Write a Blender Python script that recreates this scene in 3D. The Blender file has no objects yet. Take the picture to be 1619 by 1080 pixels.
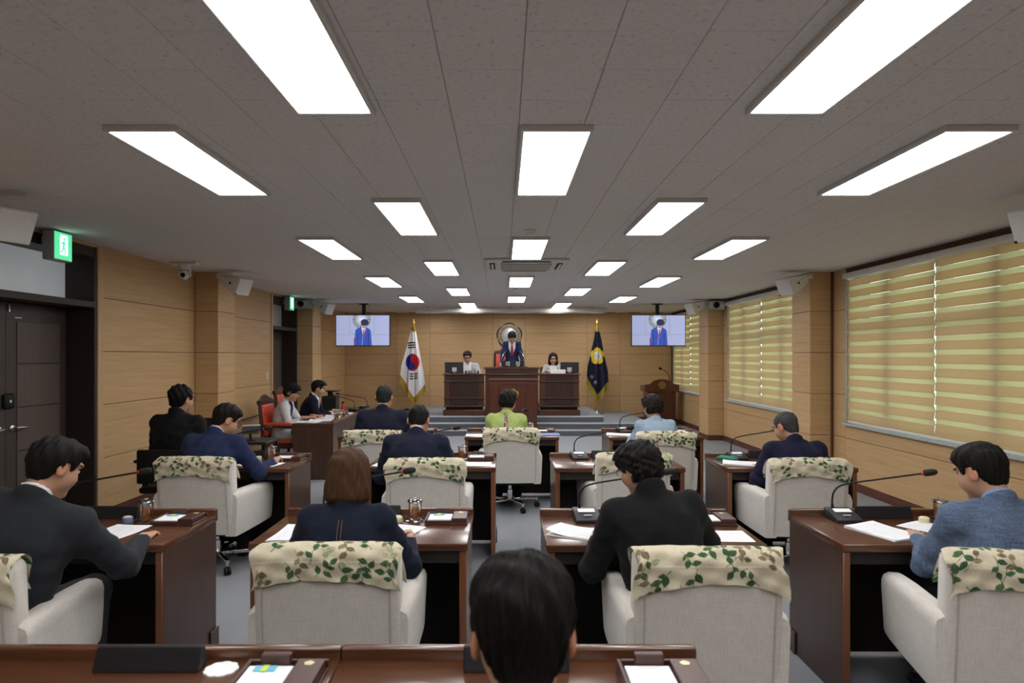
import bpy, bmesh, math, random
import numpy as np
from mathutils import Vector, Matrix

SC = bpy.context.scene
COL = SC.collection
PI = math.pi
R = math.radians

# ------------------------------------------------------------------ camera
cam_data = bpy.data.cameras.new('camera')
cam = bpy.data.objects.new('camera', cam_data)
COL.objects.link(cam)
cam.location = (0.0, 0.0, 1.62)
cam.rotation_euler = (PI / 2, 0, 0)
cam_data.sensor_width = 36.0
cam_data.lens = 36.0 * 1079.0 / 1619.0
cam_data.shift_x = 14.5 / 1619.0
cam_data.shift_y = 23.0 / 1619.0
cam_data.clip_start = 0.05
cam_data.clip_end = 200.0
cam_data.dof.use_dof = True
cam_data.dof.focus_distance = 6.5
cam_data.dof.aperture_fstop = 4.0
SC.camera = cam

# ------------------------------------------------------------------ daylight outside the windows
world = bpy.data.worlds.new('daylight')
SC.world = world
world.use_nodes = True
_bg = world.node_tree.nodes['Background']
_bg.inputs['Color'].default_value = (0.92, 0.98, 0.93, 1)
_bg.inputs['Strength'].default_value = 2.3

# ------------------------------------------------------------------ exposure and colour management
SC.view_settings.view_transform = 'Standard'
SC.view_settings.look = 'None'
SC.view_settings.gamma = 1.0
SC.view_settings.use_curve_mapping = False
SC.view_settings.exposure = 0.62
LAMP_STRENGTH = 8.0            # the ceiling panels' own glow

# ------------------------------------------------------------------ materials
def _new(name):
    m = bpy.data.materials.new(name)
    m.use_nodes = True
    nt = m.node_tree
    b = nt.nodes['Principled BSDF']
    return m, nt, b

def N(nt, t, **kw):
    n = nt.nodes.new(t)
    for k, v in kw.items():
        setattr(n, k, v)
    return n

def L(nt, a, b):
    nt.links.new(a, b)

def coords(nt, scale=(1, 1, 1), kind='Object', rot=(0, 0, 0)):
    tc = N(nt, 'ShaderNodeTexCoord')
    mp = N(nt, 'ShaderNodeMapping')
    mp.inputs['Scale'].default_value = scale
    mp.inputs['Rotation'].default_value = rot
    L(nt, tc.outputs[kind], mp.inputs['Vector'])
    return mp.outputs['Vector']

def noise(nt, vec, scale, detail=4, rough=.55):
    n = N(nt, 'ShaderNodeTexNoise')
    n.inputs['Scale'].default_value = scale
    n.inputs['Detail'].default_value = detail
    n.inputs['Roughness'].default_value = rough
    L(nt, vec, n.inputs['Vector'])
    return n.outputs['Fac']

def ramp(nt, fac, stops):
    r = N(nt, 'ShaderNodeValToRGB')
    el = r.color_ramp.elements
    while len(el) > 1:
        el.remove(el[-1])
    el[0].position = stops[0][0]
    el[0].color = (*stops[0][1], 1)
    for p, c in stops[1:]:
        e = el.new(p)
        e.color = (*c, 1)
    L(nt, fac, r.inputs['Fac'])
    return r.outputs['Color']

def bump(nt, b, h, strength=.2, dist=.01):
    bp = N(nt, 'ShaderNodeBump')
    bp.inputs['Strength'].default_value = strength
    bp.inputs['Distance'].default_value = dist
    L(nt, h, bp.inputs['Height'])
    L(nt, bp.outputs['Normal'], b.inputs['Normal'])

def mul(c, k):
    return tuple(min(1, x * k) for x in c)

def m_plain(name, col, rough=.5, metal=0.0, var=.08, scale=30, spec=.5, bmp=.0):
    m, nt, b = _new(name)
    v = coords(nt)
    f = noise(nt, v, scale)
    c = ramp(nt, f, [(.3, mul(col, 1 - var)), (.7, mul(col, 1 + var))])
    L(nt, c, b.inputs['Base Color'])
    b.inputs['Roughness'].default_value = rough
    b.inputs['Metallic'].default_value = metal
    b.inputs['Specular IOR Level'].default_value = spec
    if bmp:
        bump(nt, b, f, bmp, .004)
    return m

def m_wood(name, dark, light, scale=(1.2, 1.2, 26), rough=.4, detail=6, nscale=2.0, coat=0.0, rnd=.06, spec=.5, kind='Object'):
    m, nt, b = _new(name)
    v = coords(nt, scale, kind)
    oi = N(nt, 'ShaderNodeObjectInfo')
    add = N(nt, 'ShaderNodeVectorMath', operation='ADD')
    sc = N(nt, 'ShaderNodeVectorMath', operation='SCALE')
    comb = N(nt, 'ShaderNodeCombineXYZ')
    L(nt, oi.outputs['Random'], comb.inputs[0]); L(nt, oi.outputs['Random'], comb.inputs[1]); L(nt, oi.outputs['Random'], comb.inputs[2])
    L(nt, comb.outputs[0], sc.inputs[0]); sc.inputs['Scale'].default_value = 37.0
    L(nt, v, add.inputs[0]); L(nt, sc.outputs[0], add.inputs[1])
    f = noise(nt, add.outputs[0], nscale, detail, .6)
    c = ramp(nt, f, [(.25, dark), (.5, tuple((a + d) / 2 for a, d in zip(dark, light))), (.75, light)])
    hs = N(nt, 'ShaderNodeHueSaturation')
    mr = N(nt, 'ShaderNodeMapRange')
    mr.inputs['To Min'].default_value = 1 - rnd
    mr.inputs['To Max'].default_value = 1 + rnd
    L(nt, oi.outputs['Random'], mr.inputs['Value'])
    L(nt, mr.outputs[0], hs.inputs['Value'])
    L(nt, c, hs.inputs['Color'])
    L(nt, hs.outputs[0], b.inputs['Base Color'])
    b.inputs['Roughness'].default_value = rough
    b.inputs['Specular IOR Level'].default_value = spec
    b.inputs['Coat Weight'].default_value = coat
    b.inputs['Coat Roughness'].default_value = .12
    return m

def m_cloth(name, col, var=.12, rough=.9, weave=900, slub=.0, sheen=.04, bmp=.15):
    m, nt, b = _new(name)
    v = coords(nt)
    f = noise(nt, v, 60, 6, .7)
    c = ramp(nt, f, [(.3, mul(col, 1 - var)), (.7, mul(col, 1 + var))])
    if slub:
        v2 = coords(nt, (220, 220, 12))
        f2 = noise(nt, v2, 1.0, 3)
        v3 = coords(nt, (14, 14, 260))
        f3 = noise(nt, v3, 1.0, 3)
        mx = N(nt, 'ShaderNodeMath', operation='ADD')
        L(nt, f2, mx.inputs[0]); L(nt, f3, mx.inputs[1])
        c2 = ramp(nt, mx.outputs[0], [(.80, mul(col, 1 - slub)), (1.0, col), (1.0, mul(col, 1 + slub * 1.6))])
        mix = N(nt, 'ShaderNodeMixRGB')
        mix.inputs['Fac'].default_value = .65
        L(nt, c, mix.inputs[1]); L(nt, c2, mix.inputs[2])
        c = mix.outputs[0]
    L(nt, c, b.inputs['Base Color'])
    b.inputs['Roughness'].default_value = rough
    b.inputs['Specular IOR Level'].default_value = .12
    b.inputs['Sheen Weight'].default_value = sheen
    bump(nt, b, noise(nt, v, weave, 2), bmp, .002)
    return m

def m_attr(name, rough=.7, spec=.3, emit=0.0, var=.0, weave=0):
    m, nt, b = _new(name)
    a = N(nt, 'ShaderNodeAttribute', attribute_name='Col')
    c = a.outputs['Color']
    if var:
        f = noise(nt, coords(nt), 80, 4)
        hs = N(nt, 'ShaderNodeHueSaturation')
        mr = N(nt, 'ShaderNodeMapRange')
        mr.inputs['To Min'].default_value = 1 - var
        mr.inputs['To Max'].default_value = 1 + var
        L(nt, f, mr.inputs['Value']); L(nt, mr.outputs[0], hs.inputs['Value']); L(nt, c, hs.inputs['Color'])
        c = hs.outputs[0]
    L(nt, c, b.inputs['Base Color'])
    b.inputs['Roughness'].default_value = rough
    b.inputs['Specular IOR Level'].default_value = spec
    if weave:
        bump(nt, b, noise(nt, coords(nt), weave, 3), .25, .003)
    if emit:
        L(nt, c, b.inputs['Emission Color'])
        b.inputs['Emission Strength'].default_value = emit
        b.inputs['Base Color'].default_value = (0.01, .01, .01, 1)
        nt.links.remove(b.inputs['Base Color'].links[0])
    return m

def m_emit(name, col, strength):
    m, nt, b = _new(name)
    b.inputs['Base Color'].default_value = (.8, .8, .8, 1)
    b.inputs['Emission Color'].default_value = (*col, 1)
    b.inputs['Emission Strength'].default_value = strength
    return m

def m_hair(name, col, gloss=.52):
    m, nt, b = _new(name)
    v = coords(nt, (150, 150, 10))
    f = noise(nt, v, 1.6, 5, .7)
    c = ramp(nt, f, [(.3, mul(col, .55)), (.55, col), (.8, mul(col, 1.9))])
    L(nt, c, b.inputs['Base Color'])
    b.inputs['Roughness'].default_value = gloss
    b.inputs['Specular IOR Level'].default_value = .13
    bump(nt, b, f, .5, .006)
    return m

def m_glass(name, tint=(1, 1, 1), gloss=.12):
    m = bpy.data.materials.new(name)
    m.use_nodes = True
    nt = m.node_tree
    nt.nodes.remove(nt.nodes['Principled BSDF'])
    out = nt.nodes['Material Output']
    tr = N(nt, 'ShaderNodeBsdfTransparent'); tr.inputs[0].default_value = (*tint, 1)
    gl = N(nt, 'ShaderNodeBsdfGlossy'); gl.inputs['Roughness'].default_value = .04
    lw = N(nt, 'ShaderNodeLayerWeight'); lw.inputs['Blend'].default_value = .35
    mr = N(nt, 'ShaderNodeMapRange'); mr.inputs['To Min'].default_value = gloss * .5; mr.inputs['To Max'].default_value = min(1, gloss * 4)
    L(nt, lw.outputs['Fresnel'], mr.inputs['Value'])
    mx = N(nt, 'ShaderNodeMixShader')
    L(nt, mr.outputs[0], mx.inputs[0]); L(nt, tr.outputs[0], mx.inputs[1]); L(nt, gl.outputs[0], mx.inputs[2])
    L(nt, mx.outputs[0], out.inputs['Surface'])
    return m

def m_translucent(name, col, tcol, frac, clear=0.0):
    m = bpy.data.materials.new(name)
    m.use_nodes = True
    nt = m.node_tree
    nt.nodes.remove(nt.nodes['Principled BSDF'])
    out = nt.nodes['Material Output']
    v = coords(nt, (1, 6, 260))
    f = noise(nt, v, 2.0, 4)
    c = ramp(nt, f, [(.3, mul(col, .9)), (.7, mul(col, 1.08))])
    d = N(nt, 'ShaderNodeBsdfDiffuse'); L(nt, c, d.inputs[0])
    t = N(nt, 'ShaderNodeBsdfTranslucent'); t.inputs[0].default_value = (*tcol, 1)
    mx = N(nt, 'ShaderNodeMixShader'); mx.inputs[0].default_value = frac
    L(nt, d.outputs[0], mx.inputs[1]); L(nt, t.outputs[0], mx.inputs[2])
    o = mx.outputs[0]
    if clear:
        tr = N(nt, 'ShaderNodeBsdfTransparent'); tr.inputs[0].default_value = (*mul(tcol, 1.2), 1)
        m2 = N(nt, 'ShaderNodeMixShader'); m2.inputs[0].default_value = clear
        L(nt, o, m2.inputs[1]); L(nt, tr.outputs[0], m2.inputs[2])
        o = m2.outputs[0]
    L(nt, o, out.inputs['Surface'])
    return m

def m_tea():
    m = bpy.data.materials.new('amber_tea')
    m.use_nodes = True
    nt = m.node_tree
    nt.nodes.remove(nt.nodes['Principled BSDF'])
    out = nt.nodes['Material Output']
    v = noise(nt, coords(nt), 20)
    d = N(nt, 'ShaderNodeBsdfTranslucent'); L(nt, ramp(nt, v, [(.3, (.62, .27, .03)), (.7, (.72, .36, .06))]), d.inputs[0])
    d2 = N(nt, 'ShaderNodeBsdfDiffuse'); d2.inputs[0].default_value = (.60, .27, .04, 1)
    t = N(nt, 'ShaderNodeBsdfTransparent'); t.inputs[0].default_value = (.85, .50, .12, 1)
    a = N(nt, 'ShaderNodeMixShader'); a.inputs[0].default_value = .5
    L(nt, d.outputs[0], a.inputs[1]); L(nt, d2.outputs[0], a.inputs[2])
    b = N(nt, 'ShaderNodeMixShader'); b.inputs[0].default_value = .45
    L(nt, a.outputs[0], b.inputs[1]); L(nt, t.outputs[0], b.inputs[2]); L(nt, b.outputs[0], out.inputs['Surface'])
    return m

M = {}
M['maple'] = m_wood('maple_panel', (.50, .315, .148), (.62, .422, .225), (.9, .9, 22), .48, 5, 1.6, rnd=.05, spec=.35, kind='Object')
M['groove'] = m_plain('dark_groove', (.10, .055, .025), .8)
M['maple_trim'] = m_wood('maple_trim', (.48, .31, .155), (.58, .40, .22), (14, 14, .9), .5, rnd=.03)
M['walnut'] = m_wood('lacquered_walnut', (.060, .022, .010), (.130, .050, .023), (2.0, 26, 26), .26, 6, 1.6, coat=.35, rnd=.08)
M['walnut_side'] = m_wood('walnut_side', (.050, .024, .015), (.085, .041, .025), (16, 16, 1.4), .36, 6, 1.6, coat=.15, rnd=.08)
M['walnut_edge'] = m_wood('walnut_edge', (.12, .042, .016), (.20, .075, .030), (20, 20, 1.6), .32, 5, 1.6, coat=.2)
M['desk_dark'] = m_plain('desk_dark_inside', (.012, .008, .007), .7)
M['bench'] = m_wood('bench_rosewood', (.05, .017, .009), (.105, .036, .017), (18, 18, 1.5), .33, 6, 1.6, coat=.2)
M['bench_panel'] = m_wood('bench_panel_dark', (.026, .011, .008), (.05, .022, .015), (18, 18, 1.5), .3, 6, 1.6, coat=.2)
M['podium'] = m_wood('podium_mahogany', (.058, .015, .007), (.11, .031, .013), (18, 18, 1.4), .3, 6, 1.6, coat=.3)
M['door'] = m_wood('door_dark_walnut', (.046, .031, .027), (.068, .049, .042), (24, 24, 1.3), .5, 5, 1.6)
M['door_frame'] = m_plain('door_frame_brown', (.026, .016, .012), .55)
M['steel'] = m_plain('brushed_steel', (.55, .54, .52), .28, 1.0)
M['chrome'] = m_plain('chrome', (.75, .75, .75), .12, 1.0, .03)
M['black'] = m_plain('black_plastic', (.009, .009, .010), .5, spec=.25)
M['black_matte'] = m_plain('black_matte', (.008, .008, .008), .8)
M['charcoal'] = m_plain('charcoal_plastic', (.022, .024, .027), .45, spec=.3)
M['grey_pl'] = m_plain('grey_plastic', (.35, .35, .35), .45)
M['white_pl'] = m_plain('white_plastic', (.72, .72, .70), .42, var=.03)
M['cream_pl'] = m_plain('cream_soap', (.72, .68, .45), .5, var=.04)
M['offwhite_metal'] = m_plain('offwhite_metal', (.66, .66, .65), .5, var=.03)
M['lamp_frame'] = m_plain('lamp_frame_white', (.62, .62, .62), .4, var=.03)
M['diffuser'] = m_emit('lamp_diffuser', (1.0, .98, .96), LAMP_STRENGTH)
M['red'] = m_plain('red_plastic', (.6, .02, .02), .4)
M['gold'] = m_plain('gold_paint', (.72, .50, .08), .32, .7)
M['gold_flat'] = m_plain('gold_fringe', (.50, .33, .045), .75, 0, .25, 200)
M['paper'] = m_plain('paper', (.86, .87, .89), .75, var=.02)
M['paper_blue'] = m_plain('blue_folder', (.12, .22, .45), .6)
M['green_pl'] = m_plain('green_folder', (.02, .22, .12), .35)
M['glass'] = m_glass('clear_glass', (.96, .98, .97), .14)
M['pane'] = m_glass('window_pane', (.93, .97, .95), .08)
M['tea'] = m_tea()
M['fabric'] = m_cloth('ivory_upholstery', (.60, .575, .53), .06, .95, 1400, .07, .3, .25)
M['seam'] = m_cloth('upholstery_piping', (.47, .44, .40), .06)
M['carpet'] = None
M['red_leather'] = m_plain('red_leather', (.55, .055, .025), .38, 0, .15, 14, bmp=.2)
M['dark_wood'] = m_wood('carved_dark_wood', (.018, .009, .006), (.045, .02, .012), (12, 12, 3), .3, coat=.3)
M['frosted'] = m_plain('frosted_film', (.62, .64, .66), .6, var=.04, scale=4)
M['alu'] = m_plain('window_aluminium', (.55, .57, .58), .4, .2)
M['sill'] = m_plain('grey_stone_sill', (.42, .46, .46), .4, 0, .2, 60)
M['blind'] = m_translucent('blind_opaque_band', (.68, .55, .36), (.66, .53, .34), .47)
M['sheer'] = m_translucent('blind_sheer_band', (.62, .56, .40), (.64, .62, .45), .58, .08)
M['gold_pale'] = m_plain('pale_gold', (.70, .62, .38), .35, .5)
M['silver'] = m_plain('silver_disc', (.55, .57, .60), .35, .4, .1)
M['brown_trim'] = m_plain('brown_trim', (.11, .035, .02), .45)
# ------------------------------------------------------------------ mesh helpers
def tag(o, label=None, cat=None, group=None, kind=None):
    if label: o['label'] = label
    if cat: o['category'] = cat
    if group: o['group'] = group
    if kind: o['kind'] = kind
    return o

def link(name, me, mat=None, parent=None, loc=None, rot=None):
    o = bpy.data.objects.new(name, me)
    COL.objects.link(o)
    if me is not None and mat is not None and not me.materials:
        me.materials.append(mat)
    if parent is not None:
        o.parent = parent
    if loc is not None: o.location = loc
    if rot is not None: o.rotation_euler = rot
    return o

def empty(name, loc=(0, 0, 0), rz=0.0):
    o = bpy.data.objects.new(name, None)
    o.empty_display_size = .1
    COL.objects.link(o)
    o.location = loc
    o.rotation_euler = (0, 0, rz)
    return o

def copy_tree(o, parent=None):
    c = o.copy()
    COL.objects.link(c)
    if parent is not None:
        c.parent = parent
    for ch in list(o.children):
        copy_tree(ch, c)
    return c

def mesh_np(name, V, F, smooth=True, col=None):
    me = bpy.data.meshes.new(name)
    V = np.asarray(V, dtype=np.float32)
    F = np.asarray(F, dtype=np.int32)
    n, k = F.shape
    me.vertices.add(len(V)); me.vertices.foreach_set('co', V.ravel())
    me.loops.add(n * k); me.loops.foreach_set('vertex_index', F.ravel())
    me.polygons.add(n); me.polygons.foreach_set('loop_start', np.arange(n, dtype=np.int32) * k)
    me.polygons.foreach_set('loop_total', np.full(n, k, dtype=np.int32))
    me.update(calc_edges=True)
    me.validate()
    if smooth:
        me.polygons.foreach_set('use_smooth', np.ones(len(me.polygons), dtype=bool))
    if col is not None:
        a = me.color_attributes.new('Col', 'FLOAT_COLOR', 'POINT')
        c4 = np.ones((len(V), 4), dtype=np.float32); c4[:, :3] = col
        a.data.foreach_set('color', c4.ravel())
    return me

class MB:
    """collects shapes into one mesh"""
    def __init__(s):
        s.bm = bmesh.new()
    def _app(s, b2, mtx=None):
        me = bpy.data.meshes.new('t')
        b2.to_mesh(me); b2.free()
        if mtx is not None: me.transform(mtx)
        s.bm.from_mesh(me)
        bpy.data.meshes.remove(me)
    def box(s, x0, x1, y0, y1, z0, z1, bev=0.0, seg=2, mtx=None):
        b = bmesh.new()
        bmesh.ops.create_cube(b, size=1)
        for v in b.verts:
            v.co = ((x0 + x1) / 2 + v.co.x * (x1 - x0), (y0 + y1) / 2 + v.co.y * (y1 - y0), (z0 + z1) / 2 + v.co.z * (z1 - z0))
        if bev:
            bmesh.ops.bevel(b, geom=list(b.edges), offset=bev, segments=seg, profile=.5, affect='EDGES')
        s._app(b, mtx); return s
    def prism(s, poly, axis, a0, a1, bev=0.0, seg=2, mtx=None):
        b = bmesh.new()
        def pt(p, a):
            if axis == 'x': return (a, p[0], p[1])
            if axis == 'y': return (p[0], a, p[1])
            return (p[0], p[1], a)
        v0 = [b.verts.new(pt(p, a0)) for p in poly]
        v1 = [b.verts.new(pt(p, a1)) for p in poly]
        n = len(poly)
        b.faces.new(v0[::-1]); b.faces.new(v1)
        for i in range(n):
            b.faces.new((v0[i], v0[(i + 1) % n], v1[(i + 1) % n], v1[i]))
        bmesh.ops.recalc_face_normals(b, faces=list(b.faces))
        if bev:
            bmesh.ops.bevel(b, geom=list(b.edges), offset=bev, segments=seg, profile=.5, affect='EDGES')
        s._app(b, mtx); return s
    def loft(s, rings, closed=True, caps=True, mtx=None):
        b = bmesh.new()
        vs = [[b.verts.new(p) for p in r] for r in rings]
        n = len(rings[0])
        for i in range(len(vs) - 1):
            for j in range(n if closed else n - 1):
                k = (j + 1) % n
                b.faces.new((vs[i][j], vs[i][k], vs[i + 1][k], vs[i + 1][j]))
        if caps and closed:
            b.faces.new(vs[0][::-1]); b.faces.new(vs[-1])
        bmesh.ops.recalc_face_normals(b, faces=list(b.faces))
        s._app(b, mtx); return s
    def tube(s, pts, rad, n=10, mtx=None):
        pts = [Vector(p) for p in pts]
        if not hasattr(rad, '__len__'): rad = [rad] * len(pts)
        rings = []
        up = None
        for i, p in enumerate(pts):
            t = (pts[min(i + 1, len(pts) - 1)] - pts[max(i - 1, 0)]).normalized()
            if up is None:
                up = Vector((0, 0, 1)) if abs(t.z) < .9 else Vector((1, 0, 0))
            a = t.cross(up).normalized(); c = a.cross(t).normalized(); up = c
            rings.append([p + (a * math.cos(q) + c * math.sin(q)) * rad[i] for q in [2 * PI * k / n for k in range(n)]])
        return s.loft(rings, mtx=mtx)
    def lathe(s, prof, n=20, center=(0, 0, 0), mtx=None):
        rings = [[(center[0] + r * math.cos(2 * PI * k / n), center[1] + r * math.sin(2 * PI * k / n), center[2] + z) for k in range(n)] for r, z in prof]
        return s.loft(rings, mtx=mtx)
    def torus(s, R0, r, n=32, m=8, mtx=None, sx=1, sy=1):
        b = bmesh.new(); vs = []
        for i in range(n):
            a = 2 * PI * i / n
            vs.append([b.verts.new(((R0 + r * math.cos(q)) * math.cos(a) * sx, (R0 + r * math.cos(q)) * math.sin(a) * sy, r * math.sin(q))) for q in [2 * PI * k / m for k in range(m)]])
        for i in range(n):
            for k in range(m):
                b.faces.new((vs[i][k], vs[(i + 1) % n][k], vs[(i + 1) % n][(k + 1) % m], vs[i][(k + 1) % m]))
        s._app(b, mtx); return s
    def ball(s, c, rx, ry, rz, u=14, v=9, mtx=None):
        b = bmesh.new()
        bmesh.ops.create_uvsphere(b, u_segments=u, v_segments=v, radius=1)
        for w in b.verts: w.co = (c[0] + w.co.x * rx, c[1] + w.co.y * ry, c[2] + w.co.z * rz)
        s._app(b, mtx); return s
    def quad(s, *p):
        vs = [s.bm.verts.new(q) for q in p]; s.bm.faces.new(vs); return s
    def mesh(s, name, smooth=False, angle=40):
        me = bpy.data.meshes.new(name)
        s.bm.to_mesh(me); s.bm.free()
        if smooth:
            me.polygons.foreach_set('use_smooth', np.ones(len(me.polygons), dtype=bool))
            try: me.set_sharp_from_angle(angle=R(angle))
            except Exception: pass
        return me
    def build(s, name, mat, parent=None, smooth=False, angle=40, loc=None, rot=None):
        return link(name, s.mesh(name, smooth, angle), mat, parent, loc, rot)

def bez(pts, n=16):
    pts = [Vector(p) for p in pts]
    P = [pts[0] * 2 - pts[1]] + pts + [pts[-1] * 2 - pts[-2]]
    out = []
    for i in range(1, len(P) - 2):
        for k in range(n):
            t = k / n
            out.append(.5 * ((2 * P[i]) + (P[i + 1] - P[i - 1]) * t + (2 * P[i - 1] - 5 * P[i] + 4 * P[i + 1] - P[i + 2]) * t * t + (3 * P[i] - P[i - 1] - 3 * P[i + 1] + P[i + 2]) * t ** 3))
    out.append(pts[-1])
    return out

def text_mesh(s, size, depth=.002):
    cu = bpy.data.curves.new('t', 'FONT')
    cu.body = s; cu.size = size; cu.extrude = depth
    cu.align_x = 'CENTER'; cu.align_y = 'CENTER'
    cu.resolution_u = 3
    o = bpy.data.objects.new('t', cu); COL.objects.link(o)
    dg = bpy.context.evaluated_depsgraph_get()
    me = bpy.data.meshes.new_from_object(o.evaluated_get(dg))
    bpy.data.objects.remove(o); bpy.data.curves.remove(cu)
    return me

def flower(mb, r, t, petals=5, mtx=None, seg=60, lobe=.28, inner=0.0):
    """five lobed rosette outline as a raised ring (inner>0) or a solid plate, in xy, thickness t along z"""
    def rr(a, k): return k * (1 - lobe + lobe * abs(math.cos(petals * a / 2)) ** .7)
    out = [(rr(a, r) * math.sin(a), rr(a, r) * math.cos(a)) for a in [2 * PI * i / seg for i in range(seg)]]
    if inner <= 0:
        mb.prism(out, 'z', 0, t, mtx=mtx)
    else:
        inn = [(rr(a, inner) * math.sin(a), rr(a, inner) * math.cos(a)) for a in [2 * PI * i / seg for i in range(seg)]]
        b = bmesh.new()
        A = [b.verts.new((*p, 0)) for p in out]; B = [b.verts.new((*p, t)) for p in out]
        C = [b.verts.new((*p, 0)) for p in inn]; D = [b.verts.new((*p, t)) for p in inn]
        for i in range(seg):
            k = (i + 1) % seg
            b.faces.new((A[i], A[k], B[k], B[i])); b.faces.new((B[i], B[k], D[k], D[i]))
            b.faces.new((D[i], D[k], C[k], C[i])); b.faces.new((C[i], C[k], A[k], A[i]))
        bmesh.ops.recalc_face_normals(b, faces=list(b.faces))
        mb._app(b, mtx)

def council_badge(parent, c, r, mat, name='emblem', facing=(PI / 2, 0, 0)):
    """gold five petal rosette with a ring of small petals and an inner disc, face to -y by default"""
    mb = MB()
    flower(mb, r, .006, inner=r * .84)
    for k in range(5):
        a = 2 * PI * k / 5
        mx = Matrix.Translation((math.sin(a) * r * .52, math.cos(a) * r * .52, 0))
        mb.torus(r * .25, r * .035, 18, 5, mtx=mx)
    mb.torus(r * .30, r * .05, 24, 6)
    for dx in (-.1, 0, .1):
        mb.box(r * (dx - .03), r * (dx + .03), -r * .15, r * .15, 0, .004)
    o = mb.build(name, mat, parent, True)
    o.location = c; o.rotation_euler = facing
    return o

def grid_mesh(name, nx, ny, fn, col, smooth=True):
    U, V = np.meshgrid(np.linspace(0, 1, nx), np.linspace(0, 1, ny))
    P = fn(U.ravel(), V.ravel())
    i = np.arange(nx * ny).reshape(ny, nx)
    F = np.stack([i[:-1, :-1], i[:-1, 1:], i[1:, 1:], i[1:, :-1]], -1).reshape(-1, 4)
    return mesh_np(name, P, F, smooth, col)
# ------------------------------------------------------------------ room shell
XL, XR, YB, YF, ZC = -3.95, 4.23, 17.1, -2.4, 2.70
COLS = [(4.35, 4.9), (8.75, 9.3), (13.1, 13.7)]       # pilasters along both side walls
CL, CR = -3.65, 3.94                                  # their room-side faces
ROWS = [.095, .61, 1.14, 1.665, 2.195, 2.70]
rnd = random.Random(5)

def m_carpet():
    m, nt, b = _new('grey_carpet')
    v = coords(nt)
    f = noise(nt, v, 420, 3, .8)
    f2 = noise(nt, v, 3.0, 3)
    c = ramp(nt, f, [(.3, (.15, .16, .18)), (.5, (.28, .295, .325)), (.72, (.46, .48, .51))])
    hs = N(nt, 'ShaderNodeHueSaturation')
    mr = N(nt, 'ShaderNodeMapRange'); mr.inputs['To Min'].default_value = .9; mr.inputs['To Max'].default_value = 1.1
    L(nt, f2, mr.inputs['Value']); L(nt, mr.outputs[0], hs.inputs['Value']); L(nt, c, hs.inputs['Color'])
    L(nt, hs.outputs[0], b.inputs['Base Color'])
    b.inputs['Roughness'].default_value = 1.0
    b.inputs['Specular IOR Level'].default_value = .1
    bump(nt, b, f, .5, .004)
    return m
M['carpet'] = m_carpet()

def m_ceiling():
    m, nt, b = _new('acoustic_tile')
    v = coords(nt)
    oi = N(nt, 'ShaderNodeObjectInfo')
    add = N(nt, 'ShaderNodeVectorMath', operation='ADD')
    cb = N(nt, 'ShaderNodeCombineXYZ')
    L(nt, oi.outputs['Random'], cb.inputs[0]); L(nt, oi.outputs['Random'], cb.inputs[1])
    sc = N(nt, 'ShaderNodeVectorMath', operation='SCALE'); sc.inputs['Scale'].default_value = 60
    L(nt, cb.outputs[0], sc.inputs[0]); L(nt, v, add.inputs[0]); L(nt, sc.outputs[0], add.inputs[1])
    f = noise(nt, add.outputs[0], 48, 5, .60)
    c = ramp(nt, f, [(.32, (.42, .40, .39)), (.385, (.68, .665, .66)), (.6, (.73, .72, .715))])
    L(nt, c, b.inputs['Base Color'])
    b.inputs['Roughness'].default_value = .95
    b.inputs['Specular IOR Level'].default_value = .15
    bump(nt, b, f, .35, .004)
    return m
M['tile'] = m_ceiling()

# floor with the stepped platform at the far end
floor = tag(MB().box(XL - .5, XR + .3, YF, YB + .2, -.1, 0).build('floor', M['carpet']), 'blue grey carpeted floor of the chamber', kind='structure')
M['riser'] = m_plain('platform_carpet_riser', (.115, .125, .15), 1.0, 0, .2, 300)
M['nosing'] = m_plain('step_nosing', (.52, .54, .56), .5)
def platform(name, x0, x1, y0, z0, z1):
    o = MB().box(x0, x1, y0, YB - .02, z0, z1 - .004).build(name, M['carpet'], floor)
    MB().box(x0, x1, y0 - .012, y0 + .03, z1 - .022, z1, .003).build('step_nosing', M['nosing'], o)
    MB().box(x0, x1, y0 - .006, y0 - .001, z0, z1 - .022).build('step_riser', M['riser'], o)
platform('platform_step', -2.75, 3.3, 13.83, 0.0, .12)
platform('platform_step', -2.60, 3.06, 14.06, .12, .24)
platform('platform_step', -1.92, 2.11, 14.30, .24, .36)

# ceiling: backing slab and mineral tiles
ceiling = tag(MB().box(XL - .5, XR + .3, YF, YB + .2, ZC + .010, ZC + .12).build('ceiling', m_plain('ceiling_joint', (.55, .52, .50), .95)), 'off white acoustic tile ceiling', kind='structure')
TX, TY = .3045, .609
tile_me = MB().box(-TX / 2 + .0012, TX / 2 - .0012, -TY / 2 + .0012, TY / 2 - .0012, 0, .0105, .0016, 1).mesh('ceiling_tile')
tile_me.materials.append(M['tile'])
xs = [.075 + TX * (k + .5) for k in range(-14, 14)]
xs = [x for x in xs if x - TX / 2 > XL - .28 and x + TX / 2 < XR + .28]
cand = []
for i in range(-4, 30):
    y = 1.05 + i * TY + TY / 2
    if y + TY / 2 > YB + .1: break
    for k, x in enumerate(xs):
        yy = y + (TY / 2 if k % 2 else 0)
        vis = yy + TY / 2 > 2.0 and -.78 * yy < x < .79 * yy + .1
        cand.append((0 if vis else 1, yy, x))
cand.sort()
far = MB()
for n, (v, yy, x) in enumerate(cand):
    if n < 300 and v == 0:
        link('ceiling_tile', tile_me, None, ceiling, (x, yy, ZC))
    else:
        far.box(x - TX / 2 + .0012, x + TX / 2 - .0012, yy - TY / 2 + .0012, yy + TY / 2 - .0012, ZC, ZC + .0105)
tag(far.build('ceiling_tile_field', M['tile'], ceiling), kind='stuff')

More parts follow.
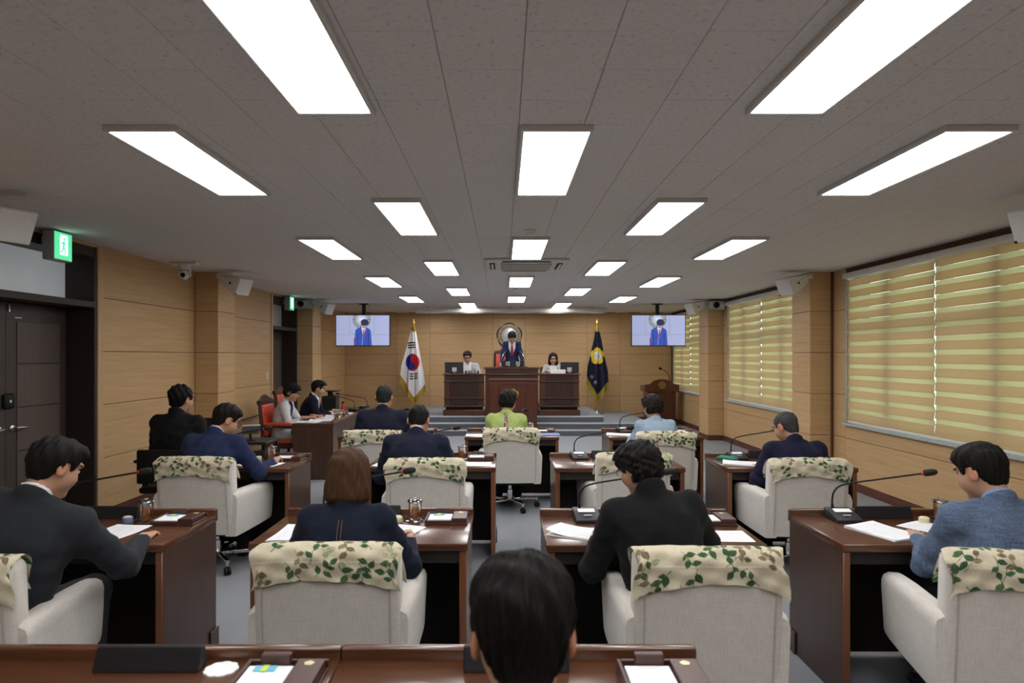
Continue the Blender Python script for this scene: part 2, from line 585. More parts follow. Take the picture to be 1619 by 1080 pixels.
# walls ------------------------------------------------------------
_pm = {}
def panel(parent, axis, plane, sgn, u0, u1, z0, z1, mat=None, t=.014, name='wall_panel'):
    """a wood panel on a wall; axis 'x': wall plane x=plane facing sgn, runs along y; axis 'y': the other way"""
    du, dz = u1 - u0 - .006, z1 - z0 - .006
    key = (axis, round(du, 3), round(dz, 3), sgn, id(mat), t)
    if key not in _pm:
        if axis == 'x':
            me = MB().box(min(0, -sgn * t), max(0, -sgn * t), -du / 2, du / 2, -dz / 2, dz / 2, .0015, 1).mesh('wall_panel')
        else:
            me = MB().box(-du / 2, du / 2, min(0, -sgn * t), max(0, -sgn * t), -dz / 2, dz / 2, .0015, 1).mesh('wall_panel')
        me.materials.append(mat or M['maple'])
        _pm[key] = me
    c = ((plane, (u0 + u1) / 2, (z0 + z1) / 2) if axis == 'x' else ((u0 + u1) / 2, plane, (z0 + z1) / 2))
    return link(name, _pm[key], None, parent, c)

def panels(parent, axis, plane, sgn, u0, u1, zmin=.095, zmax=2.70):
    r = [zmin] + [z for z in ROWS if zmin + .03 < z < zmax - .03] + [zmax]
    for a, b in zip(r[:-1], r[1:]):
        panel(parent, axis, plane, sgn, u0, u1, a, b)

# left wall: solid behind, openings for two doors
D1, D2 = (4.95, 6.63), (11.70, 13.08)
mb = MB()
for a, b in ((YF, D1[0]), (D1[1], D2[0]), (D2[1], YB + .2)):
    mb.box(XL - .5, XL - .014, a, b, 0, ZC + .05)
for a, b in (D1, D2):
    mb.box(XL - .5, XL - .42, a, b, 0, ZC + .05)
for a, b in COLS:
    mb.box(XL - .1, CL - .014, a + .014, b - .014, 0, ZC + .01)
wall_left = tag(mb.build('wall_left', M['groove']), 'maple panelled left wall with two dark door recesses', kind='structure')
segs = [(YF, COLS[0][0]), (COLS[0][1], D1[0] - .0), (D1[1] + .09, COLS[1][0]), (COLS[1][1], D2[0] - .09), (COLS[2][1], YB)]
for a, b in segs:
    if b - a > .12: panels(wall_left, 'x', XL, 1, a, b)
for a, b in COLS:
    panels(wall_left, 'x', CL, 1, a, b)
    panels(wall_left, 'y', a, -1, XL - .0, CL - .0)
    panels(wall_left, 'y', b, 1, XL, CL)
# right wall with three windows
W = [(5.05, 8.42), (9.62, 12.88), (13.98, 16.98)]
ZS, ZH = .80, 2.62
mb = MB()
mb.box(XR + .014, XR + .30, YF, YB + .2, 0, ZS - .03)
mb.box(XR + .014, XR + .30, YF, YB + .2, ZH, ZC + .05)  # dark backing left bare above the windows; its colour stands in for shade
ed = [YF] + [v for w in W for v in w] + [YB + .2]
for i in range(0, len(ed), 2):
    mb.box(XR + .014, XR + .30, ed[i], ed[i + 1], ZS - .03, ZH)
for a, b in COLS:
    mb.box(CR + .014, XR + .1, a + .014, b - .014, 0, ZC + .01)
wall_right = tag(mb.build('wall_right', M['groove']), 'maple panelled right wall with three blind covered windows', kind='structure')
for a, b in ((YF, 4.35), (4.9, W[0][0]), (W[0][1], 8.75), (9.3, W[1][0]), (W[1][1], 13.1), (13.7, W[2][0])):
    panels(wall_right, 'x', XR, -1, a, b, ROWS[0])
for (a, b) in ((4.9, W[0][0]), ):
    pass
for (a, b) in W:
    panels(wall_right, 'x', XR, -1, a, b, .095, ZS - .03)
for a, b in COLS:
    panels(wall_right, 'x', CR, -1, a, b)
    panels(wall_right, 'y', a, -1, CR, XR)
    panels(wall_right, 'y', b, 1, CR, XR)
# back wall
wall_back = tag(MB().box(XL - .5, XR + .3, YB + .014, YB + .2, 0, ZC + .05).build('wall_back', M['groove']), 'maple panelled end wall behind the chair bench', kind='structure')
VX = [XL, -2.66, -1.83, -.25, .56, 2.12, 2.93, XR]
for i, (a, b) in enumerate(zip(VX[:-1], VX[1:])):
    if i == 3:
        panels(wall_back, 'y', YB, -1, a, b, .095, 1.75)
        panel(wall_back, 'y', YB, -1, a, b, 2.56, 2.70)
        panel(wall_back, 'y', YB - .012, -1, a, b, 1.75, 2.56, M['maple_trim'], .026)
    else:
        panels(wall_back, 'y', YB, -1, a, b)
# wall behind the camera
wall_rear = tag(MB().box(XL - .5, XR + .3, YF - .2, YF, 0, ZC + .05).build('wall_rear', M['maple']), 'plain maple wall behind the last row', kind='structure')
# baseboards, trims
b1 = MB()
for a, b in ((YF, D1[0]), (D1[1], D2[0]), (D2[1], YB)): b1.box(XL - .01, XL + .008, a, b, 0, .09, .002, 1)
for a, b in COLS: b1.box(XL, CL + .008, a - .008, b + .008, 0, .09, .002, 1)
tag(b1.build('baseboard_left', M['brown_trim']), 'dark brown baseboard of the left wall', kind='structure')
b1 = MB().box(XR - .008, XR + .01, YF, YB, 0, .09, .002, 1)
for a, b in COLS: b1.box(CR - .008, XR, a - .008, b + .008, 0, .09, .002, 1)
tag(b1.build('baseboard_right', M['brown_trim']), 'dark brown baseboard of the right wall', kind='structure')
tag(MB().box(XL, XR, YB - .008, YB + .01, 0, .09, .002, 1).build('baseboard_back', M['brown_trim']), 'dark brown baseboard of the end wall', kind='structure')
for n, (a, b) in enumerate(((D1[1] + .005, D1[1] + .09), (D2[0] - .09, D2[0] - .005), (D1[0] - .07, D1[0] - .005))):
    tag(MB().box(XL - .02, XL + .016, a, b, 0, ZC, .002, 1).build('trim_%d' % (n + 1), M['maple_trim']), 'upright maple trim beside a dark door recess', kind='structure')
tag(MB().box(XR - .030, XR + .002, 8.722, 8.752, .09, ZC, .006).build('trim_4', M['brown_trim']), 'thin red brown upright strip beside the near right pilaster', kind='structure')
tag(MB().prism([(XL, ZC - .03), (XL + .03, ZC), (XL, ZC)], 'y', YF, YB).build('trim_5', M['maple_trim']), 'thin cornice strip along the left wall top', kind='structure')

M['frosted_glow'] = m_plain('frosted_film_corridor_glow', (.62, .64, .66), .6, var=.04, scale=4)
_b = M['frosted_glow'].node_tree.nodes['Principled BSDF']
_b.inputs['Emission Color'].default_value = (.85, .92, 1, 1); _b.inputs['Emission Strength'].default_value = .10  # the film's own weak glow stands in for corridor light behind it
# doors --------------------------------------------------------------
def door(idx, y0, y1, leaves, label):
    d = empty('door_%d' % idx, (XL, (y0 + y1) / 2, 0))
    tag(d, label, kind='structure')
    xo = -.27                                     # door plane, local
    h0, h1 = y0 - (y0 + y1) / 2, y1 - (y0 + y1) / 2
    f = MB()
    f.box(xo - .1, .004, h0, h0 + .035, 0, ZC, .002, 1)
    f.box(xo - .1, .004, h1 - .035, h1, 0, ZC, .002, 1)
    f.box(xo - .1, .012, h0 + .035, h1 - .035, 2.085, 2.145, .003, 1)
    f.box(xo - .1, -.0, h0 + .035, h1 - .035, 2.575, ZC, .003, 1)
    f.build('door_frame', M['door_frame'], d)
    MB().box(xo - .03, xo - .01, h0 + .035, h1 - .035, 2.145, 2.575).build('transom_pane', M['frosted_glow'] if idx == 1 else M['frosted'], d)
    n = leaves
    wdt = (h1 - h0 - .07) / n
    for i in range(n):
        a = h0 + .035 + i * wdt + .002
        b = a + wdt - .004
        lf = MB().box(xo - .045, xo, a, b, .012, 2.08, .003, 1).build('door_leaf', M['door'], d)
        zs = [.14, .42, .79, 1.17, 1.55, 1.925]
        for z0, z1 in zip(zs[:-1], zs[1:]):
            MB().box(xo, xo + .007, a + .13, b - .10, z0 + .005, z1 - .005, .003, 1).build('door_panel', M['door2'], lf)
        hy = a + .075 if i == n - 1 else b - .075
        s = 1 if i == n - 1 else -1
        h = MB()
        h.lathe([(.001, 0), (.030, 0), (.032, .006), (.026, .012), (.012, .016), (.012, .05), (.001, .052)], 16, mtx=Matrix.Translation((xo, hy, 1.0)) @ Matrix.Rotation(PI / 2, 4, 'Y'))
        h.tube(bez([(xo + .045, hy, 1.0), (xo + .055, hy + s * .03, 1.003), (xo + .055, hy + s * .08, 1.0), (xo + .05, hy + s * .125, .997)], 5), [.013] * 6 + [.010] * 10)
        h.build('door_handle', M['steel'], lf, True)
        if i == n - 1:
            k = MB().box(xo, xo + .035, a - .05, a + .075, 1.17, 1.30, .02, 3).build('digital_lock', M['black'], lf, True)
            flower(q := MB(), .014, .002)
            q.build('lock_button', M['white_pl'], lf, loc=(xo + .036, a + .01, 1.235), rot=(0, PI / 2, 0))
            if n > 1:
                mbx = MB().tube([(xo + .004, a + .03, 2.06), (xo + .01, a + .03, 2.0)], .008, 8)
                mbx.build('door_hook', M['steel'], lf, True)
                MB().box(xo, xo + .004, a + .11, a + .19, 1.95, 1.957).build('door_label', M['steel'], lf)
    return d
M['door2'] = m_wood('door_panel_walnut', (.082, .060, .050), (.115, .088, .075), (24, 24, 1.3), .5, 5, 1.6)
door(1, D1[0], D1[1], 2, 'dark brown double door with frosted transom in left wall')
door(2, D2[0], D2[1], 1, 'dark brown door recess in left wall near the staff table')

# windows ------------------------------------------------------------
def window(idx, y0, y1):
    w = empty('window_%d' % idx, (XR, (y0 + y1) / 2, 0))
    tag(w, 'aluminium window behind roller blinds in right wall', kind='structure')
    h = (y1 - y0) / 2
    f = MB()
    f.box(.12, .19, -h, -h + .05, ZS, ZH); f.box(.12, .19, h - .05, h, ZS, ZH)
    f.box(.12, .19, -h + .05, h - .05, ZS, ZS + .05); f.box(.12, .19, -h + .05, h - .05, ZH - .05, ZH)
    f.box(.12, .19, -h + .05, h - .05, 1.92, 1.985)
    f.build('window_frame', M['alu'], w)
    n = 4
    for i in range(1, n):
        y = -h + (y1 - y0) * i / n
        MB().box(.10, .20, y - (.045 if i % 2 else .03), y + (.045 if i % 2 else .03), ZS + .05, ZH - .05).build('mullion', M['alu'], w)
    for i in range(n):
        a = -h + (y1 - y0) * i / n
        MB().box(.15, .156, a + .05, a + (y1 - y0) / n - .05, ZS + .05, ZH - .05).build('window_pane', M['pane'], w)
    MB().box(-.045, .12, -h - .01, h + .01, ZS - .03, ZS - .002, .004, 1).build('window_sill', M['sill'], w)
    r = MB().box(.0, .12, -h, -h + .012, ZS, ZH); r.box(.0, .12, h - .012, h, ZS, ZH)
    r.build('window_reveal', M['sill'], w)
for i, (a, b) in enumerate(W): window(i + 1, a, b)

def blind(y0, y1, off, label):
    y = (y0 + y1) / 2
    o = empty('zebra_blind', (XR + .03, y, ZS))
    tag(o, label, 'window blind', 'zebra roller blinds on the right wall')
    h = (y1 - y0) / 2
    zt = 2.60 - ZS
    MB().box(-.085, -.005, -h, h, zt - .035, zt + .035, .022, 3).build('head_rail', M['white_pl'], o, True)
    MB().box(-.022, .004, -h, h, .004, .026, .008, 2).build('bottom_rail', M['white_pl'], o, True)
    hh = h - .003
    P_, so = .135, .088
    om = MB().prism([(.0045, so / 2), (.0055, so / 2), (-.0055, -so / 2), (-.0065, -so / 2)], 'y', -hh, hh).mesh('fabric_band'); om.materials.append(M['blind'])
    P2 = P_ - so
    sm = MB().box(-.0004, .0004, -hh, hh, -P2 / 2, P2 / 2).mesh('sheer_band'); sm.materials.append(M['sheer'])
    z = .026 + off
    if off > .012:
        MB().box(-.0097, -.0083, -hh, hh, .026, z).build('fabric_band', M['blind'], o)
    k = 0
    while z + so < zt - .03:
        link('fabric_band', om, None, o, (-.009, 0, z + so / 2))
        if z + P_ < zt - .03:
            link('sheer_band', sm, None, o, (-.001, 0, z + so + P2 / 2))
        z += P_; k += 1
    if zt - .03 - z > .01:
        MB().box(-.0097, -.0083, -hh, hh, z, zt - .03).build('fabric_band', M['blind'], o)
    MB().tube([(-.03, h - .02, .30), (-.03, h - .02, zt - .03)], .002, 6).build('pull_cord', M['white_pl'], o)
nm = ['near', 'middle', 'far']
for i, (a, b) in enumerate(W):
    c = (a + b) / 2 - .02
    blind(c + .002, b - .005, .02, 'tan striped roller blind on the %s right window, half farther from camera' % nm[i])
    blind(a + .005, c - .002, .045, 'tan striped roller blind on the %s right window, half nearer the camera' % nm[i])

# ceiling lamps -------------------------------------------------------
def lamp_proto():
    o = empty('ceiling_light')
    w, l = .172, .655
    f = MB()
    f.box(-w, w, -l, -l + .024, -.028, 0, .003, 1); f.box(-w, w, l - .024, l, -.028, 0, .003, 1)
    f.box(-w, -w + .018, -l + .024, l - .024, -.028, 0, .003, 1); f.box(w - .018, w, -l + .024, l - .024, -.028, 0, .003, 1)
    f.build('lamp_frame', M['lamp_frame'], o)
    MB().box(-w + .018, w - .018, -l + .024, l - .024, -.022, -.012).build('diffuser', M['diffuser'], o)
    return o
lp = lamp_proto()
used = False
ORD = ['nearest', 'second', 'third', 'fourth', 'fifth']
def put_lamp(x, y, label):
    global used
    o = lp if not used else copy_tree(lp)
    used = True
    o.location = (x, y, ZC)
    tag(o, label, 'ceiling light', 'long LED ceiling panels')
for x, nmx in ((-.73, 'inner left'), (1.23, 'inner right')):
    for k in range(5):
        put_lamp(x, 2.33 + 2.99 * k, 'lit rectangular ceiling panel, %s from the camera in the %s row' % (ORD[k], nmx))
for x, nmx in ((-1.70, 'outer left'), (.255, 'middle'), (2.24, 'outer right')):
    for k in range(5):
        put_lamp(x if k < 4 or x < 1 else 2.08, 3.84 + 2.985 * k, 'lit rectangular ceiling panel, %s from the camera in the %s row' % (ORD[k], nmx))  # unseen fifth outer right panel, moved in behind the screen case, kept for light
for x in (-.73, 1.23):
    put_lamp(x, 2.33 - 2.99, 'lit rectangular ceiling panel behind the camera in the %s row' % ('inner left' if x < 0 else 'inner right'))
for x in (-1.70, .255, 2.24):
    put_lamp(x, 3.84 - 2.985, 'lit rectangular ceiling panel above the camera in the %s row' % ('outer left' if x < -1 else 'middle' if x < 1 else 'outer right'))

# air conditioner, smoke detectors, screen housing ---------------------
ac = empty('air_conditioner', (.265, 7.98, ZC)); tag(ac, 'white ceiling cassette air conditioner past the second middle lamp', 'air conditioner')
MB().box(-.475, .475, -.47, .47, -.03, 0, .012, 2).build('panel', M['offwhite_metal'], ac)
for s in (-1, 1):
    MB().box(-.27, .27, s * .385 - .03, s * .385 + .03, -.034, -.029).build('air_slot', M['black_matte'], ac)
    MB().box(-.27, .27, s * .385 + .006, s * .385 + .022, -.046, -.038, .003, 1).build('louvre', M['offwhite_metal'], ac)
    MB().box(s * .385 - .03, s * .385 + .03, -.27, .27, -.034, -.029).build('air_slot', M['black_matte'], ac)
    MB().box(s * .385 - .014, s * .385 + .014, -.27, .27, -.05, -.040, .003, 1).build('louvre', M['offwhite_metal'], ac)
gr = MB().box(-.29, .29, -.29, .29, -.044, -.030, .006, 1).build('intake_grille', M['grey_pl'], ac)
for k in range(13):
    y = -.26 + k * .0433
    MB().box(-.27, .27, y - .006, y + .006, -.050, -.044).build('grille_bar', M['offwhite_metal'], gr)
for n, (x, y, lb) in enumerate(((.235, 5.85, 'white round smoke detector before the second middle lamp'), (.20, 10.75, 'white round smoke detector past the third middle lamp'))):
    o = empty('smoke_detector', (x, y, ZC)); tag(o, lb, 'smoke detector')
    MB().lathe([(.001, 0), (.055, 0), (.055, -.016), (.045, -.022), (.001, -.022)], 20).build('base', M['white_pl'], o, True)
    MB().lathe([(.001, -.02), (.036, -.02), (.034, -.040), (.02, -.048), (.001, -.048)], 20).build('sensor_cap', M['white_pl'], o, True)
o = empty('projection_screen', (.16, 15.0, ZC)); tag(o, 'white projection screen case hanging under the far ceiling', 'projection screen')
MB().box(-2.11, 2.11, -.06, .06, -.125, -.025, .02, 3).build('case', M['offwhite_metal'], o, True)
MB().box(-2.06, 2.06, -.012, .012, -.14, -.125, .003, 1).build('weight_bar', M['steel'], o)
for x in (-1.8, 0, 1.8): MB().box(x - .02, x + .02, -.03, .03, -.03, 0).build('bracket', M['grey_pl'], o)
# ------------------------------------------------------------------ wall and ceiling fixtures
def speaker(loc, rz, tilt, label):
    """origin at the centre of the front face; local -y is the front"""
    o = empty('wall_speaker', loc, rz); tag(o, label, 'speaker', 'white loudspeakers on the pilasters')
    mx = Matrix.Rotation(tilt, 4, 'X')
    MB().prism([(0, -.115), (0, .115), (.27, .055), (.27, -.055)], 'x', -.125, .125, .008, 2, mx).build('cabinet', M['offwhite_metal'], o)
    MB().box(-.118, .118, -.010, .0, -.108, .108, .006, 2, mx).build('grille', M['white_pl'], o)
    for sx in (-1, 1):
        MB().tube([(sx * .124, .11, .0), (sx * .134, .11, 0)], .016, 12, mx).build('knob', M['charcoal'], o)
        MB().box(sx * .127 - .003, sx * .127 + .003, .08, .36, -.02, .02, .002, 1, mx).build('bracket_arm', M['white_pl'], o)
    MB().box(-.13, .13, .35, .362, -.03, .03, .002, 1, mx).build('bracket_plate', M['white_pl'], o)
    MB().box(-.118, -.10, -.013, -.009, -.108, -.09, .001, 1, mx).build('badge', M['charcoal'], o)
    return o
speaker((-3.27, 8.62, 2.49), R(68), R(24), 'white loudspeaker on the near left pilaster')
speaker((3.56, 8.62, 2.49), R(-68), R(24), 'white loudspeaker on the near right pilaster')
speaker((-3.29, 12.98, 2.51), R(68), R(24), 'white loudspeaker on the far left pilaster')
speaker((3.56, 12.98, 2.51), R(-68), R(24), 'white loudspeaker on the far right pilaster')
speaker((-3.16, 4.42, 2.46), R(68), R(24), 'white loudspeaker cut off by the left picture edge')
speaker((3.42, 4.42, 2.47), R(-68), R(24), 'white loudspeaker cut off by the right picture edge')

def box_camera(loc, label):
    o = empty('projector_box', loc); tag(o, label, 'wall unit')
    MB().box(-.15, .15, -.12, .10, -.085, .085, .01, 2).build('housing', M['grey_pl'], o)
    MB().box(-.125, .125, -.126, -.119, -.06, .06, .004, 1).build('front_plate', M['alu'], o)
    MB().lathe([(.001, 0), (.058, 0), (.058, .02), (.045, .02), (.04, .006), (.001, .006)], 20, mtx=Matrix.Translation((-.01, -.125, 0)) @ Matrix.Rotation(PI / 2, 4, 'X')).build('lens', M['black'], o, True)
box_camera((XL + .165, 12.94, 2.60), 'small grey box with dark lens on far left pilaster')
box_camera((XR - .20, 12.97, 2.58), 'small grey box with dark lens on far right pilaster')

# dome camera on the ceiling
o = empty('ceiling_camera', (-3.66, 7.85, ZC)); tag(o, 'white pan tilt camera under the ceiling by the left wall', 'camera')
MB().box(-.16, .16, -.05, .05, -.03, 0, .01, 2).build('mount_plate', M['white_pl'], o)
MB().lathe([(.001, -.03), (.07, -.03), (.065, -.075), (.05, -.09), (.001, -.09)], 20).build('base', M['white_pl'], o, True)
k = MB().ball((0, -.005, -.145), .055, .06, .06, 18, 12)
k.box(-.068, -.052, -.02, .02, -.17, -.08, .006, 2); k.box(.052, .068, -.02, .02, -.17, -.08, .006, 2)
k.build('camera_head', M['white_pl'], o, True)
MB().lathe([(.001, 0), (.026, 0), (.026, .012), (.001, .014)], 16, mtx=Matrix.Translation((.01, -.06, -.155)) @ Matrix.Rotation(PI / 2, 4, 'X')).build('lens', M['black'], o, True)

# exit signs: square boxes on the lintel, face towards the room
def exit_sign(y, label):
    o = empty('exit_sign', (XL + .155, y, 2.565)); tag(o, label, 'exit sign', 'green exit signs over the left doors')
    MB().box(-.10, 0, -.125, .125, -.125, .125, .01, 2).build('housing', M['grey_pl'], o)
    MB().box(-.155, -.10, -.05, .05, .0, .09).build('bracket', M['grey_pl'], o)
    MB().box(.0, .003, -.115, .115, -.115, .115).build('face', M['exit_green'], o)
    # doorway and running figure, flat print on the face
    d = MB().box(.003, .0042, -.045, .058, -.075, .095)
    d.build('doorway_mark', M['exit_white'], o)
    fg = MB()
    def seg(p, q, w):
        p = Vector((0, *p)); q = Vector((0, *q)); t = (q - p).normalized(); n = Vector((0, -t.z, t.y)) * w
        b = bmesh.new()
        vs = [b.verts.new(v + Vector((x, 0, 0))) for x in (.0042, .0055) for v in (p - n, q - n, q + n, p + n)]
        for f in ((0, 1, 2, 3), (7, 6, 5, 4), (0, 4, 5, 1), (1, 5, 6, 2), (2, 6, 7, 3), (3, 7, 4, 0)): b.faces.new([vs[i] for i in f])
        fg._app(b)
    fg.lathe([(.001, 0), (.013, 0), (.013, .0012), (.001, .0012)], 14, mtx=Matrix.Translation((.0042, .008, .062)) @ Matrix.Rotation(PI / 2, 4, 'Y'))
    seg((.005, .043), (-.002, -.005), .013); seg((0, .038), (-.034, .018), .006); seg((0, .038), (.034, .022), .006)
    seg((-.002, -.003), (.026, -.034), .008); seg((.026, -.034), (.014, -.072), .007); seg((-.002, -.003), (-.018, -.04), .008); seg((-.018, -.04), (-.045, -.055), .007)
    fg.build('running_figure_mark', M['exit_green'], o)
M['exit_green'] = m_emit('exit_green', (.0, .55, .22), .85)
M['exit_white'] = m_emit('exit_white', (.75, 1.0, .85), 1.5)
exit_sign(5.89, 'lit green exit sign over the double door')
exit_sign(12.28, 'lit green exit sign over the far left door')

o = empty('light_switch', (XL + .002, 11.4, 1.28)); tag(o, 'white light switch beside the far left door', 'switch')
MB().box(0, .012, -.04, .04, -.06, .06, .004, 1).build('plate', M['white_pl'], o)
MB().box(.012, .017, -.02, .02, -.03, .03, .002, 1).build('rocker', M['white_pl'], o)
# wall cable
tag(MB().tube(bez([(XL + .03, 9.35, .70), (XL + .03, 9.8, .67), (XL + .03, 10.4, .66), (XL + .03, 11.2, .68)], 8), .008, 6).build('wall_cable', M['black']), 'black cable strung along the left wall behind the red chair', 'cable')

# televisions -----------------------------------------------------------
def tv_picture(nx=190, ny=108):
    X, Y = np.meshgrid(np.linspace(0, 1, nx), np.linspace(0, 1, ny))     # y up
    c = np.zeros((ny, nx, 3)); c[:] = (.42, .46, .70)
    c *= (1 + .12 * (X - .5))[..., None]
    for g in (.36, .0): c[np.abs(Y - g) < .006] *= .75
    fr = (np.abs(X - .48) < .235) & (Y > .42)
    fre = fr & ~((np.abs(X - .48) < .231) & (Y > .428))
    c[fre] = (.22, .24, .40)
    ax, ay = (X - .48) * 1.78, Y - .86
    r = np.hypot(ax, ay); a = np.arctan2(ay, ax)
    ring = (r > .17) & (r < .29)
    c[ring] = (.05, .05, .09)
    c[ring & (np.sin(a * 26) > .05) & (r < .275)] = (.68, .70, .60)
    c[r <= .17] = (.50, .58, .85)
    txt = (np.abs(ax) < .09) & (np.abs(ay - .02) < .05) & (np.sin(X * 260) > 0)
    c[txt] = (.85, .9, 1.0)
    ch = (np.abs(X - .345) < .012) & (Y < .24); c[ch] = (.55, .04, .05)
    # figure bowing over the desk
    bx = (X - .505)
    hw = np.interp(Y, [0, .15, .4, .52, .58, .62], [.165, .16, .15, .14, .09, .04])
    body = (np.abs(bx) < hw) & (Y < .62)
    c[body] = (.045, .095, .46)
    c[body & (np.abs(np.abs(bx) - .10) < .006) & (Y < .42)] = (.02, .03, .17)
    v = (Y < .60) & (Y > .25) & (np.abs(bx - .01) < (Y - .25) * .12); c[v] = (.75, .78, .95)
    t = (Y < .53) & (Y > .26) & (np.abs(bx - .012) < .013); c[t] = (.50, .03, .12)
    head = ((bx - .03) / .068) ** 2 + ((Y - .69) / .13) ** 2 < 1; c[head] = (.42, .30, .36)
    hair = (((bx - .03) / .074) ** 2 + ((Y - .76) / .115) ** 2 < 1) & (Y > .66); c[hair] = (.035, .04, .09)
    m = (np.abs(bx + .02 - Y * .05) < .004) & (Y < .3); c[m] = (.4, .45, .7)
    return c.reshape(-1, 3), nx, ny
tvc, tnx, tny = tv_picture()
M['screen'] = m_attr('tv_screen', .25, .4, emit=.62)
tw, th = 1.085, .615
scr_me = grid_mesh('screen', tnx, tny, lambda u, v: np.stack([(u - .5) * tw, np.full_like(u, -.041), (v - .5) * th], -1), tvc)
scr_me.materials.append(M['screen'])
def tv(x, label):
    o = empty('television', (x, 14.0, 2.145)); tag(o, label, 'television', 'televisions hung from the ceiling')
    b = MB().box(-tw / 2 - .014, tw / 2 + .014, -.04, .03, -th / 2 - .018, th / 2 + .014, .006, 2)
    b.build('bezel', M['black'], o)
    link('screen', scr_me, None, o)
    MB().box(-.2, .2, .03, .06, -.15, .15).build('wall_mount_plate', M['black'], o)
    MB().box(-.035, .035, .05, .11, -.1, ZC - 2.145 - .01, .004, 1).build('ceiling_pole', M['charcoal'], o)
    MB().box(-.09, .09, .0, .16, ZC - 2.145 - .02, ZC - 2.145).build('ceiling_plate', M['charcoal'], o)
tv(-2.865, 'ceiling hung television on the left showing the bowing speaker')
tv(3.185, 'ceiling hung television on the right showing the bowing speaker')

# wall emblem behind the chair ------------------------------------------
o = empty('council_emblem', (.165, YB - .014, 2.13)); tag(o, 'large round council emblem on the end wall', 'emblem')
rx = (PI / 2, 0, 0)
mb = MB(); flower(mb, .325, .02, lobe=.10, seg=80); mb.build('backing', M['black_matte'], o, rot=rx)
for k in range(40):
    a = 2 * PI * k / 40
    q = MB().prism([(-.006, .205), (.006, .205), (.013, .285), (0, .30), (-.013, .285)], 'z', .02, .034, .004, 1, Matrix.Rotation(-a, 4, 'Z'))
    q.build('ray', M['gold_pale'] if 'gold_pale' in M else M['gold'], o, rot=rx)
MB().lathe([(.001, .02), (.2, .02), (.2, .036), (.19, .042), (.001, .042)], 40).build('disc', M['silver'] if 'silver' in M else M['alu'], o, True, rot=rx)
for k, t in enumerate('의회'):
    tm = text_mesh(t, .15, .004); tm.materials.append(M['white_pl'])
    link('letter', tm, None, o, ((k - .5) * .15, -.046, .01), rx)
# ------------------------------------------------------------------ printed leaf cloth for the chair-back covers
def leaf_print(U, V, seed, w, h):
    """U,V metres across the cloth; returns linear rgb"""
    r = random.Random(seed)
    n = len(U)
    c = np.empty((n, 3)); c[:] = (.60, .55, .41)
    rs = np.random.RandomState(seed)
    c *= (1 + .05 * np.sin(U * 700) * np.sin(V * 650))[:, None]
    G = [(.035, .085, .038), (.055, .115, .055), (.045, .10, .05)]
    B = [(.17, .135, .08), (.22, .19, .11), (.14, .11, .07)]
    Pq = [(.36, .36, .22), (.30, .33, .21)]
    done = []
    def leaf(cx, cy, ang, ln, col):
        mx_, my_ = cx + math.cos(ang) * ln * .5, cy + math.sin(ang) * ln * .5
        if any((mx_ - p) ** 2 + (my_ - q) ** 2 < .025 ** 2 for p, q in done): return
        done.append((mx_, my_))
        du, dv = U - cx, V - cy
        a = du * math.cos(ang) + dv * math.sin(ang); b = -du * math.sin(ang) + dv * math.cos(ang)
        t = a / ln
        ok = (t > 0) & (t < 1)
        wd = np.where(ok, ln * .30 * np.sin(np.pi * np.clip(t, 0, 1) ** .8), 0)
        m = ok & (np.abs(b) < wd)
        c[m] = col
        mv = m & (np.abs(b) < .0012); c[mv] = tuple(min(1, x * 1.7) for x in col)
    def sprig(cx, cy, ang, pal, size):
        px, py = cx, cy
        k = r.randint(3, 4)
        for i in range(k):
            nx, ny = px + math.cos(ang) * size * .55, py + math.sin(ang) * size * .55
            # stem
            du, dv = U - px, V - py
            ln = size * .55
            a = du * math.cos(ang) + dv * math.sin(ang); b = -du * math.sin(ang) + dv * math.cos(ang)
            c[(a > 0) & (a < ln) & (np.abs(b) < .0014)] = tuple(x * 1.2 for x in pal[0])
            px, py = nx, ny
            s = 1 if i % 2 else -1
            leaf(px, py, ang + s * r.uniform(.7, 1.15), size * r.uniform(.8, 1.1), pal[i % len(pal)])
            if r.random() < .4:
                leaf(px, py, ang - s * r.uniform(.7, 1.2), size * r.uniform(.6, .85), pal[(i + 1) % len(pal)])
            ang += r.uniform(-.35, .35)
        leaf(px, py, ang, size, pal[0])
    k = 0
    y = .0
    while y < h + .04:
        x = -.03 + (.065 if k % 2 else 0)
        while x < w + .06:
            q = r.random()
            pal = G if q < .55 else (B if q < .86 else Pq)
            sprig(x + r.uniform(-.018, .018), y + r.uniform(-.012, .012), r.choice((-1, 1)) * r.uniform(.5, 1.4) + (PI if r.random() < .5 else 0), pal, r.uniform(.038, .046))
            x += .098
        y += .064; k += 1
    return c

M['leafcloth'] = m_attr('leaf_print_cloth', .95, .1, var=.12, weave=700)

# ------------------------------------------------------------------ the ivory armchair on castors
BW = .282                                          # half width of the back
def back_profile(x, grow=0.0):
    """closed y-z outline of the back at x (local chair frame, -y is behind)"""
    e = abs(x) / BW
    top = .885 - .012 * e ** 4 + grow
    bot = .325
    curve = .020 * e ** 2                          # wraps forward at the sides
    t = .055
    pts = []
    def yc(z): return -.285 - (z - .325) * .10 + curve
    R0 = .05 + grow
    zs = np.linspace(bot, top - R0, 9)
    for z in zs: pts.append((yc(z) - t - grow, z))
    for a in np.linspace(0, PI, 9)[1:-1]:
        zc = top - R0
        pts.append((yc(zc) - math.cos(a) * (t + grow), zc + math.sin(a) * R0))
    for z in zs[::-1]: pts.append((yc(z) + t + grow, z))
    return pts

